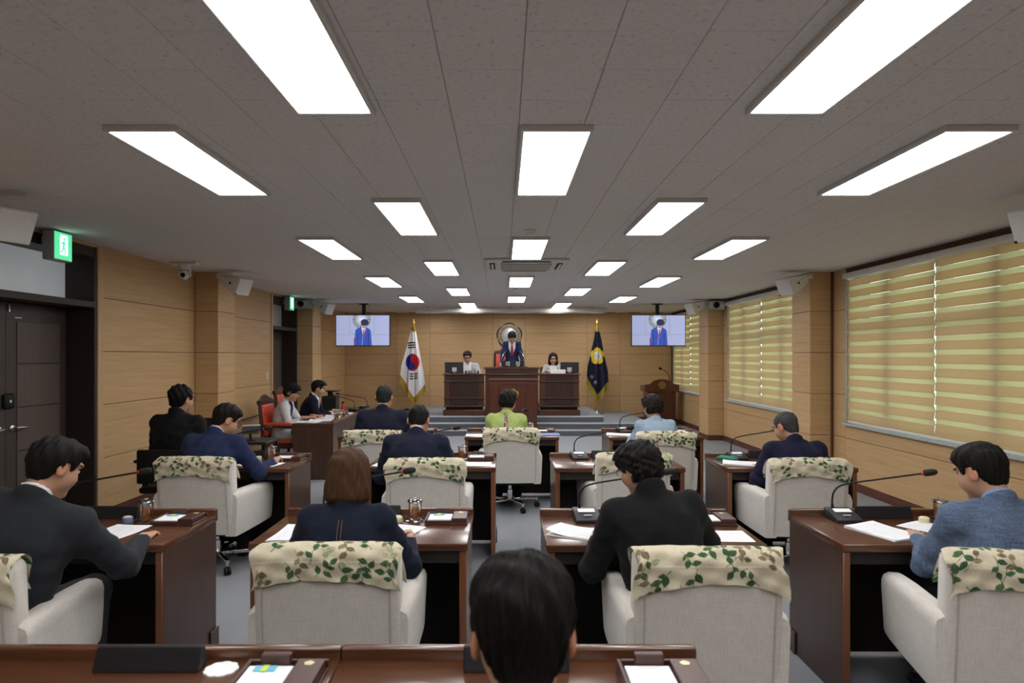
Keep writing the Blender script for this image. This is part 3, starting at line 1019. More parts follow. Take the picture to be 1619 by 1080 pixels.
def make_chair_meshes():
    D = {}
    rings = []
    for x in np.linspace(-BW, BW, 15):
        rings.append([(x, y, z) for y, z in back_profile(x)])
    def shrink(r, k, x):
        cy = sum(p[1] for p in r) / len(r); cz = (r[0][2] + r[12][2]) / 2
        return [(x, cy + (p[1] - cy) * k, cz + (p[2] - cz) * (1 - (1 - k) * .12)) for p in r]
    rings[0] = shrink(rings[0], .70, -BW); rings[-1] = shrink(rings[-1], .70, BW)
    rings.insert(1, [(-BW + .012, y, z) for y, z in back_profile(-BW + .012)]); rings.insert(-1, [(BW - .012, y, z) for y, z in back_profile(BW - .012)])
    D['backrest'] = MB().loft(rings).mesh('backrest', True, 50)
    # piping on the rear panel edges
    for sx, nm_ in ((-1, 'pipingL'), (1, 'pipingR')):
        pts = [(sx * (BW - .035), y - .002, z) for (y, z) in back_profile(BW - .035)[:10]]
        D[nm_] = MB().tube(pts, .004, 6).mesh('piping', True)
    D['seat'] = MB().box(-.232, .232, -.24, .29, .33, .475, .04, 4).mesh('seat', True, 60)
    D['seat_base'] = MB().box(-.24, .24, -.24, .27, .285, .34, .015, 2).mesh('seat_base', True)
    # arm: side slab with a rounded padded top
    def arm(sx):
        rings = []
        for y, zt, zb, xo in ((-.33, .62, .315, -.004), (-.30, .632, .312, 0), (-.15, .632, .312, 0.004), (.05, .628, .314, .010), (.20, .618, .318, .014), (.27, .608, .322, .012), (.292, .585, .335, .006)):
            c = .268 + xo
            hw = .040
            r = []
            for x, z in ((-hw + .006, zb), (hw - .006, zb), (hw, zb + .02), (hw + .006, (zb + zt) / 2), (hw + .010, zt - .06), (hw + .010, zt - .035), (hw + .002, zt - .012), (hw - .02, zt), (-hw + .016, zt), (-hw, zt - .012), (-hw - .006, zt - .035), (-hw, zt - .07), (-hw, zb + .02)):
                r.append((sx * (c + x), y, z))
            rings.append(r)
        return MB().loft(rings).mesh('armrest', True, 55)
    D['armL'], D['armR'] = arm(-1), arm(1)
    D['arm_seamL'] = MB().tube([(-.316, y, .598 - .02 * max(0, y)) for y in np.linspace(-.28, .26, 8)], .0028, 6).mesh('arm_piping', True)
    D['arm_seamR'] = MB().tube([(.316, y, .598 - .02 * max(0, y)) for y in np.linspace(-.28, .26, 8)], .0028, 6).mesh('arm_piping', True)
    # covers in three prints
    D['covers'] = []
    nu, nv = 200, 116
    for seed in range(4):
        r = random.Random(100 + seed)
        ph = [r.uniform(0, 6) for _ in range(4)]
        W_ = 2 * BW + .006
        def fn(u, v):
            X = (u - .5) * W_
            e = np.abs(X) / BW
            # front hang v=0 .. rear hang v=1
            rear = .070 + .042 * e ** 2 + .006 * np.sin(X * 9 + ph[0])
            frontl = .10 + .01 * np.sin(X * 12 + ph[1])
            g = .009
            Rr = .05 + g
            top = .885 - .012 * np.minimum(e, 1) ** 4 + g
            zc = top - Rr
            arc = PI * Rr
            s = v * (frontl + arc + rear)
            curve = .020 * np.minimum(e, 1.02) ** 2
            t = .055 + g
            def yc(z): return -.285 - (z - .325) * .10 + curve
            a = np.clip((s - frontl) / Rr, 0, PI)
            y = yc(zc) + np.cos(a) * t
            z = zc + np.sin(a) * Rr
            fr = s < frontl
            z = np.where(fr, zc - (frontl - s), z); y = np.where(fr, yc(z) + t, y)
            rr_ = s > frontl + arc
            hang = s - frontl - arc
            z = np.where(rr_, zc - hang, z)
            y = np.where(rr_, yc(z) - t - .002 - .010 * np.clip(hang / .1, 0, 1) * (.5 + .5 * np.sin(X * 31 + ph[2])) - .004 * np.sin(X * 70 + ph[3]) * np.clip(hang / .1, 0, 1), y)
            # the ends bunch into small ears
            ear = np.clip((e - .93) / .09, 0, 1)
            z = z + ear * .010 * np.sin(s * 40 + ph[1]) - ear ** 2 * .012
            X = X + np.sign(X) * ear * .012 * np.sin(s * 30 + ph[0])
            wr = .0025 * np.sin(X * 55 + s * 60 + ph[2]) + .002 * np.sin(s * 95 - X * 30)
            return np.stack([X, y - wr, z + wr * .6], -1)
        U, V = np.meshgrid(np.linspace(0, W_, nu), np.linspace(0, .40, nv))
        col = leaf_print(U.ravel(), V.ravel(), 40 + seed, W_, .40)
        me = grid_mesh('back_cover', nu, nv, fn, col)
        me.materials.append(M['leafcloth'])
        D['covers'].append(me)
    D['column'] = MB().lathe([(.001, .10), (.030, .10), (.030, .20), (.022, .205), (.022, .29), (.001, .29)], 16).mesh('gas_column', True)
    D['mech'] = MB().box(-.11, .11, -.12, .10, .265, .288, .006, 2).mesh('tilt_plate')
    lg = MB().prism([(-.022, .03), (.022, .03), (.014, .30), (-.014, .30)], 'z', .085, .112, .006, 2)
    D['leg'] = lg.mesh('leg', True)
    w = MB()
    for sx in (-1, 1):
        w.lathe([(.001, 0), (.026, 0), (.028, .004), (.028, .016), (.024, .018), (.001, .018)], 16, mtx=Matrix.Translation((sx * .004 if sx > 0 else -.004, .295, .028)) @ Matrix.Rotation(sx * PI / 2, 4, 'Y'))
    w.tube([(0, .295, .03), (0, .29, .06)], .016, 8)
    D['caster'] = w.mesh('caster', True)
    D['cpin'] = MB().tube([(0, .285, .055), (0, .285, .09)], .009, 8).mesh('caster_stem', True)
    for k, mname in (('backrest', 'fabric'), ('pipingL', 'seam'), ('pipingR', 'seam'), ('seat', 'fabric'), ('seat_base', 'black'), ('armL', 'fabric'), ('armR', 'fabric'), ('arm_seamL', 'seam'), ('arm_seamR', 'seam'), ('column', 'chrome'), ('mech', 'black'), ('leg', 'chrome'), ('caster', 'black'), ('cpin', 'chrome')):
        D[k].materials.append(M[mname])
    return D
CH = make_chair_meshes()
def armchair(x, y, rz, label, cover=0, base_rot=0.0):
    o = empty('armchair', (x, y, 0), rz)
    tag(o, label, 'armchair', 'ivory armchairs with leaf print back covers')
    b = link('backrest', CH['backrest'], None, o)
    link('piping', CH['pipingL'], None, b); link('piping', CH['pipingR'], None, b)
    link('back_cover', CH['covers'][cover % 4], None, o)
    link('seat', CH['seat'], None, o); link('seat_base', CH['seat_base'], None, o)
    for k, s in (('armL', 'arm_seamL'), ('armR', 'arm_seamR')):
        a = link('armrest', CH[k], None, o); link('arm_piping', CH[s], None, a)
    link('gas_column', CH['column'], None, o); link('tilt_plate', CH['mech'], None, o)
    for k in range(5):
        l = link('leg', CH['leg'], None, o, rot=(0, 0, base_rot + 2 * PI * k / 5))
        link('caster', CH['caster'], None, l); link('caster_stem', CH['cpin'], None, l)
    return o

# ------------------------------------------------------------------ member desks
DW, DD, DH = .515, .62, .74                      # half width, depth, height of the top
def desk_meshes():
    D = {}
    D['top'] = MB().box(-DW, DW, 0, DD - .03, DH - .036, DH, .006, 2).mesh('desk_top', True)
    D['rail'] = MB().box(-DW, DW, DD - .035, DD, DH - .036, DH + .034, .007, 3).mesh('rear_rail', True)
    def side(s):
        x = s * (DW - .006)
        return MB().box(min(x, x - s * .034), max(x, x - s * .034), .022, DD - .012, .0, DH - .036, .002, 1).mesh('side_panel')
    D['sideL'], D['sideR'] = side(-1), side(1)
    def edge(s):
        x = s * (DW - .006)
        return MB().box(min(x, x - s * .034), max(x, x - s * .034), .008, .022, .0, DH - .036, .004, 1).mesh('edge_strip', True)
    D['edgeL'], D['edgeR'] = edge(-1), edge(1)
    def plinth(s):
        x = s * (DW - .004)
        return MB().box(min(x, x + s * .008), max(x, x + s * .008), DD - .10, DD + .004, .0, .12, .003, 1).mesh('side_plinth')
    D['plL'], D['plR'] = plinth(-1), plinth(1)
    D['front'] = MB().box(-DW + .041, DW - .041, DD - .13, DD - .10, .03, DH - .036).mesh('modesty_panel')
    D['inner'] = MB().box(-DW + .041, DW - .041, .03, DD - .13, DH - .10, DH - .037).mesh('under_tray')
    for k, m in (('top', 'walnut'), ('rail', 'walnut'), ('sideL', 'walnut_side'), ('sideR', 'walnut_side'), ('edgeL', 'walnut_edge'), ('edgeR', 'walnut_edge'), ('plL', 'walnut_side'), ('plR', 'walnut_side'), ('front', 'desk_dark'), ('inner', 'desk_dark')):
        D[k].materials.append(M[m])
    return D
DK = desk_meshes()
def desk(x, y, label, rz=0.0):
    o = empty('desk', (x, y, 0), rz)
    tag(o, label, 'desk', 'walnut desks of the chamber')
    link('desk_top', DK['top'], None, o); link('rear_rail', DK['rail'], None, o)
    for s in 'LR':
        p = link('side_panel', DK['side' + s], None, o)
        link('edge_strip', DK['edge' + s], None, p); link('side_plinth', DK['pl' + s], None, p)
    link('modesty_panel', DK['front'], None, o); link('under_tray', DK['inner'], None, o)
    return o

# ------------------------------------------------------------------ desk-top things
def nameplate_meshes():
    a = MB().prism([(-.032, 0), (.032, 0), (.014, .062), (-.004, .062)], 'x', -.147, .147, .003, 1).mesh('nameplate')
    a.materials.append(M['black'])
    return a
NPm = nameplate_meshes()
NPs = MB().prism([(-.028, .004), (.028, .004), (.012, .058), (-.002, .058)], 'x', .147, .1495).mesh('end_cap'); NPs.materials.append(M['charcoal'])
def nameplate(x, y, z, rz, label):
    o = tag(link('nameplate', NPm, None, None, (x, y, z), (0, 0, rz)), label, 'nameplate', 'black nameplates on the desks')
    link('end_cap', NPs, None, o)
    return o

def mic_meshes():
    D = {}
    D['base'] = MB().prism([(-.085, 0), (.085, 0), (.085, .052), (.02, .046), (-.085, .018)], 'x', -.068, .068, .006, 2).mesh('base', True, 35)
    D['strip'] = MB().box(-.045, .045, -.02, .02, .0, .002, mtx=Matrix.Translation((0, .012, .0465)) @ Matrix.Rotation(.24, 4, 'X')).mesh('label_strip')
    D['button'] = MB().box(-.02, .02, -.006, .006, .0, .003, mtx=Matrix.Translation((0, -.045, .0322)) @ Matrix.Rotation(.26, 4, 'X')).mesh('talk_button')
    pts = bez([(-.03, .06, .045), (-.03, .062, .10), (-.018, .058, .145), (.03, .05, .180), (.20, .02, .215), (.40, -.015, .252)], 8)
    D['neck'] = MB().tube(pts, [.0075] * 4 + [.0052] * (len(pts) - 4), 8).mesh('gooseneck', True)
    d = (Vector((.40, -.015, .252)) - Vector((.20, .02, .215))).normalized()
    p0 = Vector((.40, -.015, .252))
    D['ring'] = MB().tube([p0, p0 + d * .012], .0098, 12).mesh('red_ring', True)
    q = p0 + d * .012
    D['foam'] = MB().tube([q, q + d * .004, q + d * .015, q + d * .05, q + d * .064, q + d * .07], [.010, .015, .0175, .0175, .013, .004], 14).mesh('foam_head', True)
    for k, m in (('base', 'charcoal'), ('strip', 'paper'), ('button', 'grey_pl'), ('neck', 'black'), ('ring', 'red'), ('foam', 'black_matte')):
        D[k].materials.append(M[m])
    return D
MC = mic_meshes()
def mic(x, y, z, rz, label):
    o = empty('desk_microphone', (x, y, z), rz)
    tag(o, label, 'microphone', 'gooseneck microphones on the desks')
    b = link('base', MC['base'], None, o); link('label_strip', MC['strip'], None, b); link('talk_button', MC['button'], None, b)
    n = link('gooseneck', MC['neck'], None, o); link('red_ring', MC['ring'], None, n); link('foam_head', MC['foam'], None, o)
    return o

def tray_meshes():
    D = {}
    t = MB().box(-.125, .125, -.10, .10, 0, .010, .002, 1)
    t.box(-.125, -.113, -.10, .10, .010, .032, .002, 1)
    t.box(-.113, .125, .088, .10, .010, .032, .002, 1)
    t.box(-.113, .03, -.10, -.088, .010, .026, .002, 1)
    D['tray'] = t.mesh('tray')
    D['block'] = MB().box(.034, .118, -.098, .085, .010, .040, .004, 2).mesh('pen_block')
    D['holder'] = MB().box(-.075, .015, .060, .086, .010, .062, .003, 1).mesh('card_holder')
    D['pad'] = MB().box(-.108, .028, -.085, .055, .010, .030, .001, 1).mesh('memo_pad')
    D['note'] = MB().box(-.085, -.02, .015, .05, .030, .0335).mesh('sticky_note')
    D['tab'] = MB().box(-.062, -.044, .010, .052, .0335, .0345).mesh('sticky_tab')
    mb = MB(); flower(mb, .016, .0015, lobe=.2, seg=40); D['badge'] = mb.mesh('rosette')
    D['badge'].transform(Matrix.Translation((.076, .05, .040)))
    for k, m in (('tray', 'tray_brown'), ('block', 'tray_brown'), ('holder', 'tray_brown'), ('pad', 'paper'), ('note', 'note_blue'), ('tab', 'note_lime'), ('badge', 'gold_pale')):
        D[k].materials.append(M[m])
    return D
M['tray_brown'] = m_plain('tray_maroon_brown', (.065, .025, .020), .35)
M['note_blue'] = m_plain('sticky_blue', (.18, .52, .72), .7)
M['note_lime'] = m_plain('sticky_lime', (.62, .78, .10), .7)
M['note_yellow'] = m_plain('sticky_yellow', (.85, .70, .08), .7)
TR = tray_meshes()
def tray(x, y, z, rz, label, note=True):
    o = empty('memo_tray', (x, y, z), rz)
    tag(o, label, 'tray', 'brown memo trays on the desks')
    t = link('tray', TR['tray'], None, o)
    b = link('pen_block', TR['block'], None, o); link('rosette', TR['badge'], None, b)
    link('card_holder', TR['holder'], None, o); p = link('memo_pad', TR['pad'], None, o)
    if note:
        link('sticky_note', TR['note'], None, p); link('sticky_tab', TR['tab'], None, p)
    return o

def cup_meshes():
    D = {}
    D['glass'] = MB().lathe([(.001, .004), (.030, .004), (.032, .010), (.036, .095), (.0385, .098), (.0375, .094), (.034, .094), (.0295, .014), (.001, .012)], 24).mesh('glass', True)
    D['tea'] = MB().lathe([(.001, .0135), (.028, .0135), (.0325, .066), (.001, .066)], 24).mesh('tea', True)
    D['lid'] = MB().lathe([(.001, .100), (.041, .100), (.042, .105), (.034, .112), (.012, .115), (.010, .122), (.001, .124)], 24).mesh('lid', True)
    D['coaster'] = MB().lathe([(.001, 0), (.055, 0), (.058, .002), (.055, .004), (.001, .004)], 28).mesh('coaster', True)
    for k, m in (('glass', 'glass'), ('tea', 'tea'), ('lid', 'lidglass'), ('coaster', 'lidglass')): D[k].materials.append(M[m])
    return D
M['lidglass'] = m_glass('clear_plastic', (.80, .82, .84), .30)
CU = cup_meshes()
def cup(x, y, z, label, lid=True):
    o = empty('tea_glass', (x, y, z)); tag(o, label, 'glass', 'tea glasses on the desks')
    link('glass', CU['glass'], None, o); link('tea', CU['tea'], None, o); link('coaster', CU['coaster'], None, o)
    if lid: link('lid', CU['lid'], None, o)
    return o

def m_printed():
    m, nt, b = _new('printed_sheet')
    v = coords(nt, (1, 1, 1))
    sx = N(nt, 'ShaderNodeSeparateXYZ'); L(nt, v, sx.inputs[0])
    def mth(op, a, bb=None):
        n = N(nt, 'ShaderNodeMath', operation=op)
        for i, q in enumerate((a, bb)):
            if q is None: continue
            if isinstance(q, (int, float)): n.inputs[i].default_value = q
            else: L(nt, q, n.inputs[i])
        return n.outputs[0]
    line = mth('GREATER_THAN', mth('SINE', mth('MULTIPLY', sx.outputs['Y'], 520.0)), .45)
    ink = mth('GREATER_THAN', noise(nt, coords(nt, (1, .12, 1)), 190, 2), .47)
    mar = mth('LESS_THAN', mth('ABSOLUTE', sx.outputs['X']), .085)
    mar2 = mth('LESS_THAN', mth('ABSOLUTE', sx.outputs['Y']), .12)
    f = mth('MULTIPLY', mth('MULTIPLY', line, ink), mth('MULTIPLY', mar, mar2))
    f = mth('MULTIPLY', f, .35)
    mx = N(nt, 'ShaderNodeMixRGB'); L(nt, f, mx.inputs['Fac'])
    mx.inputs[1].default_value = (.84, .86, .90, 1); mx.inputs[2].default_value = (.15, .15, .18, 1)
    L(nt, mx.outputs[0], b.inputs['Base Color']); b.inputs['Roughness'].default_value = .8
    return m
M['printed'] = m_printed()
def sheet_mesh(w, h, curl, seed):
    r = random.Random(seed); p = [r.uniform(0, 6) for _ in range(3)]
    nx, ny = 10, 13
    def fn(u, v):
        X, Y = (u - .5) * w, (v - .5) * h
        Z = .0015 + curl * np.clip(v - .55, 0, 1) ** 2 * 4 * (0.6 + .4 * np.sin(u * 2.2 + p[0])) + .0015 * (1 + np.sin(u * 5 + p[1]) * np.sin(v * 4 + p[2]))
        return np.stack([X, Y, Z], -1)
    me = grid_mesh('sheet', nx, ny, fn, None)
    me.materials.append(M['printed'])
    return me
SH = [sheet_mesh(.21, .297, 0, 1), sheet_mesh(.21, .297, .008, 2), sheet_mesh(.21, .297, .03, 3), sheet_mesh(.21, .148, .002, 4)]
STK = MB().box(-.105, .105, -.1485, .1485, 0, .006, .0008, 1).mesh('paper_stack'); STK.materials.append(M['paper'])
def papers(x, y, z, rz, label, kind=1, stack=False):
    if stack:
        o = tag(link('paper_stack', STK, None, None, (x, y, z), (0, 0, rz)), label, 'papers', 'papers on the desks')
        link('sheet', SH[kind], None, o, (0.003, .002, .006), (0, 0, .05))
        return o
    o = tag(link('paper_sheet', SH[kind], None, None, (x, y, z), (0, 0, rz)), label, 'papers', 'papers on the desks')
    return o
TB = MB().lathe([(.001, 0), (.024, 0), (.026, .004), (.026, .026), (.022, .030), (.001, .030)], 20).mesh('sealed_tub', True); TB.materials.append(M['cream_pl'])
TL = MB().lathe([(.001, 0.030), (.020, .030), (.019, .032), (.001, .032)], 20).mesh('lid_disc', True); TL.materials.append(M['cream_pl'])
def tub(x, y, z, label, mat=None):
    o = empty('round_tub', (x, y, z)); tag(o, label, 'tub')
    a = link('tub', TB, None, o)
    if mat:
        a.data = TB.copy(); a.data.materials.clear(); a.data.materials.append(mat)
    link('lid', TL, None, o)
    return o
# ------------------------------------------------------------------ people: implicit surfaces meshed with surface nets
def surface_nets(fn, lo, hi, h):
    lo = np.array(lo, float); hi = np.array(hi, float)
    n = np.ceil((hi - lo) / h).astype(int) + 1
    ax = [lo[i] + h * np.arange(n[i]) for i in range(3)]
    X, Y, Z = np.meshgrid(*ax, indexing='ij')
    f = fn(X, Y, Z)
    s = f < 0
    c = s[:-1, :-1, :-1].astype(np.int8)
    cnt = np.zeros(c.shape, np.int8)
    for i in (0, 1):
        for j in (0, 1):
            for k in (0, 1):
                cnt += s[i:n[0] - 1 + i, j:n[1] - 1 + j, k:n[2] - 1 + k]
    act = (cnt > 0) & (cnt < 8)
    idx = np.full(act.shape, -1, np.int64)
    ids = np.argwhere(act)
    idx[act] = np.arange(len(ids))
    acc = np.zeros((len(ids), 3)); num = np.zeros(len(ids))
    I, J, K = ids.T
    corners = [(i, j, k) for i in (0, 1) for j in (0, 1) for k in (0, 1)]
    for a in range(8):
        for b in range(a + 1, 8):
            ca, cb = corners[a], corners[b]
            if sum(abs(p - q) for p, q in zip(ca, cb)) != 1: continue
            fa = f[I + ca[0], J + ca[1], K + ca[2]]; fb = f[I + cb[0], J + cb[1], K + cb[2]]
            m = (fa < 0) != (fb < 0)
            t = np.where(m, fa / np.where(m, fa - fb, 1), 0)
            for d in range(3):
                acc[:, d] += np.where(m, ca[d] + t * (cb[d] - ca[d]), 0)
            num += m
    V = lo + h * (ids + acc / np.maximum(num, 1)[:, None])
    quads = []
    for d in range(3):
        e1, e2 = (d + 1) % 3, (d + 2) % 3
        sl0 = [slice(None)] * 3; sl1 = [slice(None)] * 3
        sl0[d] = slice(0, -1); sl1[d] = slice(1, None)
        for q in (e1, e2):
            sl0[q] = slice(1, -1); sl1[q] = slice(1, -1)
        A, B = s[tuple(sl0)], s[tuple(sl1)]
        for flip, m in ((0, A & ~B), (1, ~A & B)):
            p = np.argwhere(m)
            if not len(p): continue
            p = p.copy(); p[:, e1] += 1; p[:, e2] += 1
            def at(o1, o2):
                q = p.copy(); q[:, e1] -= o1; q[:, e2] -= o2
                return idx[q[:, 0], q[:, 1], q[:, 2]]
            qd = np.stack([at(1, 1), at(0, 1), at(0, 0), at(1, 0)], -1)
            quads.append(qd[:, ::-1] if flip else qd)
    F = np.concatenate(quads) if quads else np.zeros((0, 4), int)
    F = F[(F >= 0).all(1)]
    return V, F

def smin(a, b, k):
    h = np.clip(.5 + .5 * (b - a) / k, 0, 1)
    return b * (1 - h) + a * h - k * h * (1 - h)
def smax(a, b, k): return -smin(-a, -b, k)
def cone(X, Y, Z, a, b, ra, rb):
    a = np.asarray(a, float); b = np.asarray(b, float)
    d = b - a; l2 = d @ d
    t = np.clip(((X - a[0]) * d[0] + (Y - a[1]) * d[1] + (Z - a[2]) * d[2]) / l2, 0, 1)
    return np.sqrt((X - a[0] - t * d[0]) ** 2 + (Y - a[1] - t * d[1]) ** 2 + (Z - a[2] - t * d[2]) ** 2) - (ra + (rb - ra) * t)
def ell(X, Y, Z, c, r):
    k0 = np.sqrt(((X - c[0]) / r[0]) ** 2 + ((Y - c[1]) / r[1]) ** 2 + ((Z - c[2]) / r[2]) ** 2)
    return (k0 - 1) * min(r)

# -- head (y forward, z up, origin mid-cranium), shared by everybody
def head_fn(fem):
    jw = .057 if fem else .063
    def f(X, Y, Z):
        A = np.abs(X)
        d = ell(X, Y, Z, (0, -.014, .030), (.075, .094, .086))
        d = smin(d, ell(X, Y, Z, (0, .022, -.036), (jw, .066, .078)), .03)
        d = smin(d, ell(A, Y, Z, (.038, .045, -.030), (.026, .036, .030)), .03)
        d = smin(d, ell(X, Y, Z, (0, .066, -.096), (.024, .022, .020)), .03)
        d = smin(d, cone(X, Y, Z, (0, .080, .012), (0, .102, -.024), .008, .012), .014)
        d = smin(d, ell(A, Y, Z, (.012, .092, -.028), (.009, .012, .008)), .008)
        d = smin(d, ell(X, Y, Z, (0, .080, .038), (.05, .018, .012)), .022)
        d = smax(d, -ell(A, Y, Z, (.032, .100, .010), (.020, .018, .013)), .014)
        d = smin(d, ell(A, Y, Z, (.031, .073, .010), (.0145, .0145, .0125)), .004)
        d = smin(d, ell(X, Y, Z, (0, .083, -.056), (.022, .011, .006)), .006)
        d = smin(d, ell(X, Y, Z, (0, .082, -.067), (.019, .011, .006)), .006)
        d = smin(d, cone(X, Y, Z, (0, -.026, -.05), (0, -.036, -.105), .050, .048), .03)
        e = ell(A, Y * .94 + A * .34, Z - Y * .15, (.0805, .010, -.004), (.010, .021, .033))
        e = smax(e, -ell(A, Y * .94 + A * .34, Z - Y * .15, (.092, .014, -.002), (.008, .012, .020)), .006)
        d = smin(d, e, .008)
        return d
    return f
def head_mesh(fem):
    V, F = surface_nets(head_fn(fem), (-.11, -.13, -.19), (.11, .13, .135), .0055)
    c = np.empty((len(V), 3)); c[:] = (.50, .285, .185)
    x, y, z = np.abs(V[:, 0]), V[:, 1], V[:, 2]
    fr = y > .05
    c[fr & ((x / .024) ** 2 + ((z + .061) / .011) ** 2 < 1)] = (.42, .13, .11)
    eye = fr & (((x - .031) / .014) ** 2 + ((z - .010) / .0065) ** 2 < 1)
    c[eye] = (.55, .50, .47)
    c[fr & (((x - .031) / .0065) ** 2 + ((z - .009) / .0075) ** 2 < 1)] = (.02, .012, .01)
    c[fr & (x > .012) & (x < .05) & (np.abs(z - .0185) < .0035)] = (.06, .04, .03)
    c[fr & (x > .013) & (x < .054) & (np.abs(z - .036 + .1 * np.abs(x - .034)) < .0045)] = (.05, .035, .028)
    ch = fr & (((x - .04) / .02) ** 2 + ((z + .03) / .022) ** 2 < 1)
    c[ch] = c[ch] * (1.04, .90, .88)
    er = (x > .074) & (y < .02); c[er] = c[er] * (1.05, .85, .8)
    return V, F, c
HEADS = {False: head_mesh(False), True: head_mesh(True)}

def hair_fn(style, seed):
    r = random.Random(seed); p = [r.uniform(0, 6) for _ in range(8)]
    def strands(X, Y, Z, amp):
        a = np.arctan2(X, Y + .02)
        return amp * (np.sin(a * 23 + Z * 30 + p[0]) * .5 + np.sin(a * 41 - Z * 55 + p[1]) * .35 + np.sin(X * 190 + Y * 120 + p[2]) * .3 + np.sin(X * 75 + Z * 60 + Y * 90 + p[3]) * .6)
    def f(X, Y, Z):
        A = np.abs(X)
        if style in ('short', 'sideburn', 'crop', 'spiky', 'parted'):
            g = {'short': 0, 'crop': -.006, 'spiky': .004, 'sideburn': .002, 'parted': .005}[style]
            d = ell(X, Y, Z, (0, -.018, .034), (.086 + g, .106 + g, .096 + g))
            if style == 'parted':
                d = smin(d, ell(X, Y, Z, (.010, .036, .084), (.066, .060, .040)), .03)
            if style == 'short':
                d = smin(d, ell(X, Y, Z, (0, .015, .080), (.070, .072, .045)), .04)
            d = smin(d, ell(X, Y, Z, (0, -.046, -.036), (.056, .049, .052)), .03)
            d = d + strands(X, Y, Z, .0035 if style != 'spiky' else .006)
            zl = np.interp(Y, [-.13, -.07, -.050, -.030, -.012, .012, .020, .035, .05, .062, .085, .12], [-.072, -.072, -.068, -.030, .022, .030, -.004, -.004, .030, .062, .074, .08])
            nape = .012 * (1 - np.clip(A / .06, 0, 1)) * (Y < -.05)
            d = smax(d, (zl + nape * -1 - Z) * .8 + .15 * strands(X, Y, Z, .004), .010)
            # close crop fading into the neck
            return d
        if style == 'bob':
            d = ell(X, Y, Z, (0, -.020, .032), (.094, .112, .100))
            lo = ell(X, Y, Z, (0, -.034, -.075), (.106, .092, .110))
            d = smin(d, lo, .05) + strands(X, Y, Z, .0035)
            d = smax(d, -.135 + .02 * np.sin(X * 40 + p[4]) * .2 - Z, .03)
            d = smax(d, -ell(X, Y, Z, (0, .110, -.055), (.066, .088, .125)), .012)
            d = smax(d, -ell(X, Y, Z, (0, .03, -.14), (.055, .09, .12)), .012)
            return d
        if style == 'long':
            d = ell(X, Y, Z, (0, -.016, .034), (.092, .108, .098))
            lo = ell(X, Y, Z, (0, -.030, -.085), (.105, .085, .125))
            d = smin(d, lo, .05) + strands(X, Y, Z, .004)
            d = smax(d, -ell(X, Y, Z, (.006, .110, -.035), (.058, .088, .125)), .012)
            d = smax(d, -ell(X, Y, Z, (0, .03, -.16), (.05, .09, .14)), .012)
            return d
        if style in ('perm', 'pixie'):
            g = .004 if style == 'perm' else .000
            d = ell(X, Y, Z, (0, -.022, .030), (.088 + g, .108 + g, .096 + g))
            d = smin(d, ell(X, Y, Z, (0, -.045, -.03), (.080 + g * .8, .072 + g * .6, .060)), .03)
            d = smin(d, ell(X, Y, Z, (0, .035, .075), (.075, .07, .05)), .04)
            if style == 'perm':
                d = d + .007 * (np.sin(X * 95 + p[0] + 3 * np.sin(Z * 40)) * np.sin(Y * 88 + p[1]) * np.sin(Z * 92 + p[2])) + strands(X, Y, Z, .003)
            else:
                d = d + strands(X, Y, Z, .004)
            d = smax(d, -ell(X, Y, Z, (0, .125, -.055), (.085, .092, .112)), .012)
            d = smax(d, -ell(A, Y, Z, (.100, .022, -.045), (.036, .045, .055)), .012)
            d = smax(d, -.078 - Z, .012)
            d = smax(d, -(ell(X, Y, Z, (0, .02, -.12), (.09, .085, .06))), .012)
            return d
    return f
_hair = {}
def hair_mesh(style, seed, h=.0055):
    k = (style, seed, h)
    if k not in _hair:
        _hair[k] = surface_nets(hair_fn(style, seed), (-.13, -.155, -.225), (.13, .13, .155), h)
    return _hair[k]

# -- hand (wrist at origin, fingers +y, palm -z, thumb towards +x), 'flat' rests, 'grip' holds a pen or sheet edge
def hand_mesh(pose):
    def f(X, Y, Z):
        d = ell(X, Y, Z, (0, .052, 0), (.040, .054, .0155))
        d = smin(d, cone(X, Y, Z, (0, -.045, .004), (0, .012, .002), .026, .026), .02)
        bend = {'flat': .28, 'grip': .85}[pose]
        for i, (bx, by, ln, spread) in enumerate(((.029, .092, .070, .10), (.010, .098, .080, .02), (-.010, .095, .074, -.06), (-.028, .086, .058, -.16))):
            b = np.array([bx, by, .002]); a = 0.0
            dirx = math.sin(spread)
            for s, (fr, rr) in enumerate(((.44, .0088), (.32, .0080), (.24, .0072))):
                a += bend * (.55 if s == 0 else .8)
                e = b + ln * fr * np.array([dirx, math.cos(a), -math.sin(a)])
                d = smin(d, cone(X, Y, Z, b, e, rr, rr - .0008), .005)
                b = e
        t0 = np.array([.026, .022, -.004]); t1 = np.array([.052, .052, -.010]); t2 = np.array([.056, .082, -.016]) if pose == 'flat' else np.array([.044, .085, -.022]); t3 = t2 + np.array([-.004, .022, -.004])
        d = smin(d, cone(X, Y, Z, t0, t1, .017, .0115), .012)
        d = smin(d, cone(X, Y, Z, t1, t2, .0112, .0098), .006)
        d = smin(d, cone(X, Y, Z, t2, t3, .0098, .0082), .005)
        return d
    V, F = surface_nets(f, (-.065, -.075, -.11), (.085, .20, .035), .0048)
    c = np.empty((len(V), 3)); c[:] = (.50, .285, .185)
    return V, F, c
HANDS = {p: hand_mesh(p) for p in ('flat', 'grip')}

def frame(fwd, up):
    f = np.asarray(fwd, float); f = f / np.linalg.norm(f)
    u = np.asarray(up, float); u = u - f * (u @ f); u = u / np.linalg.norm(u)
    return np.stack([np.cross(f, u), f, u], 1)          # columns x,y,z

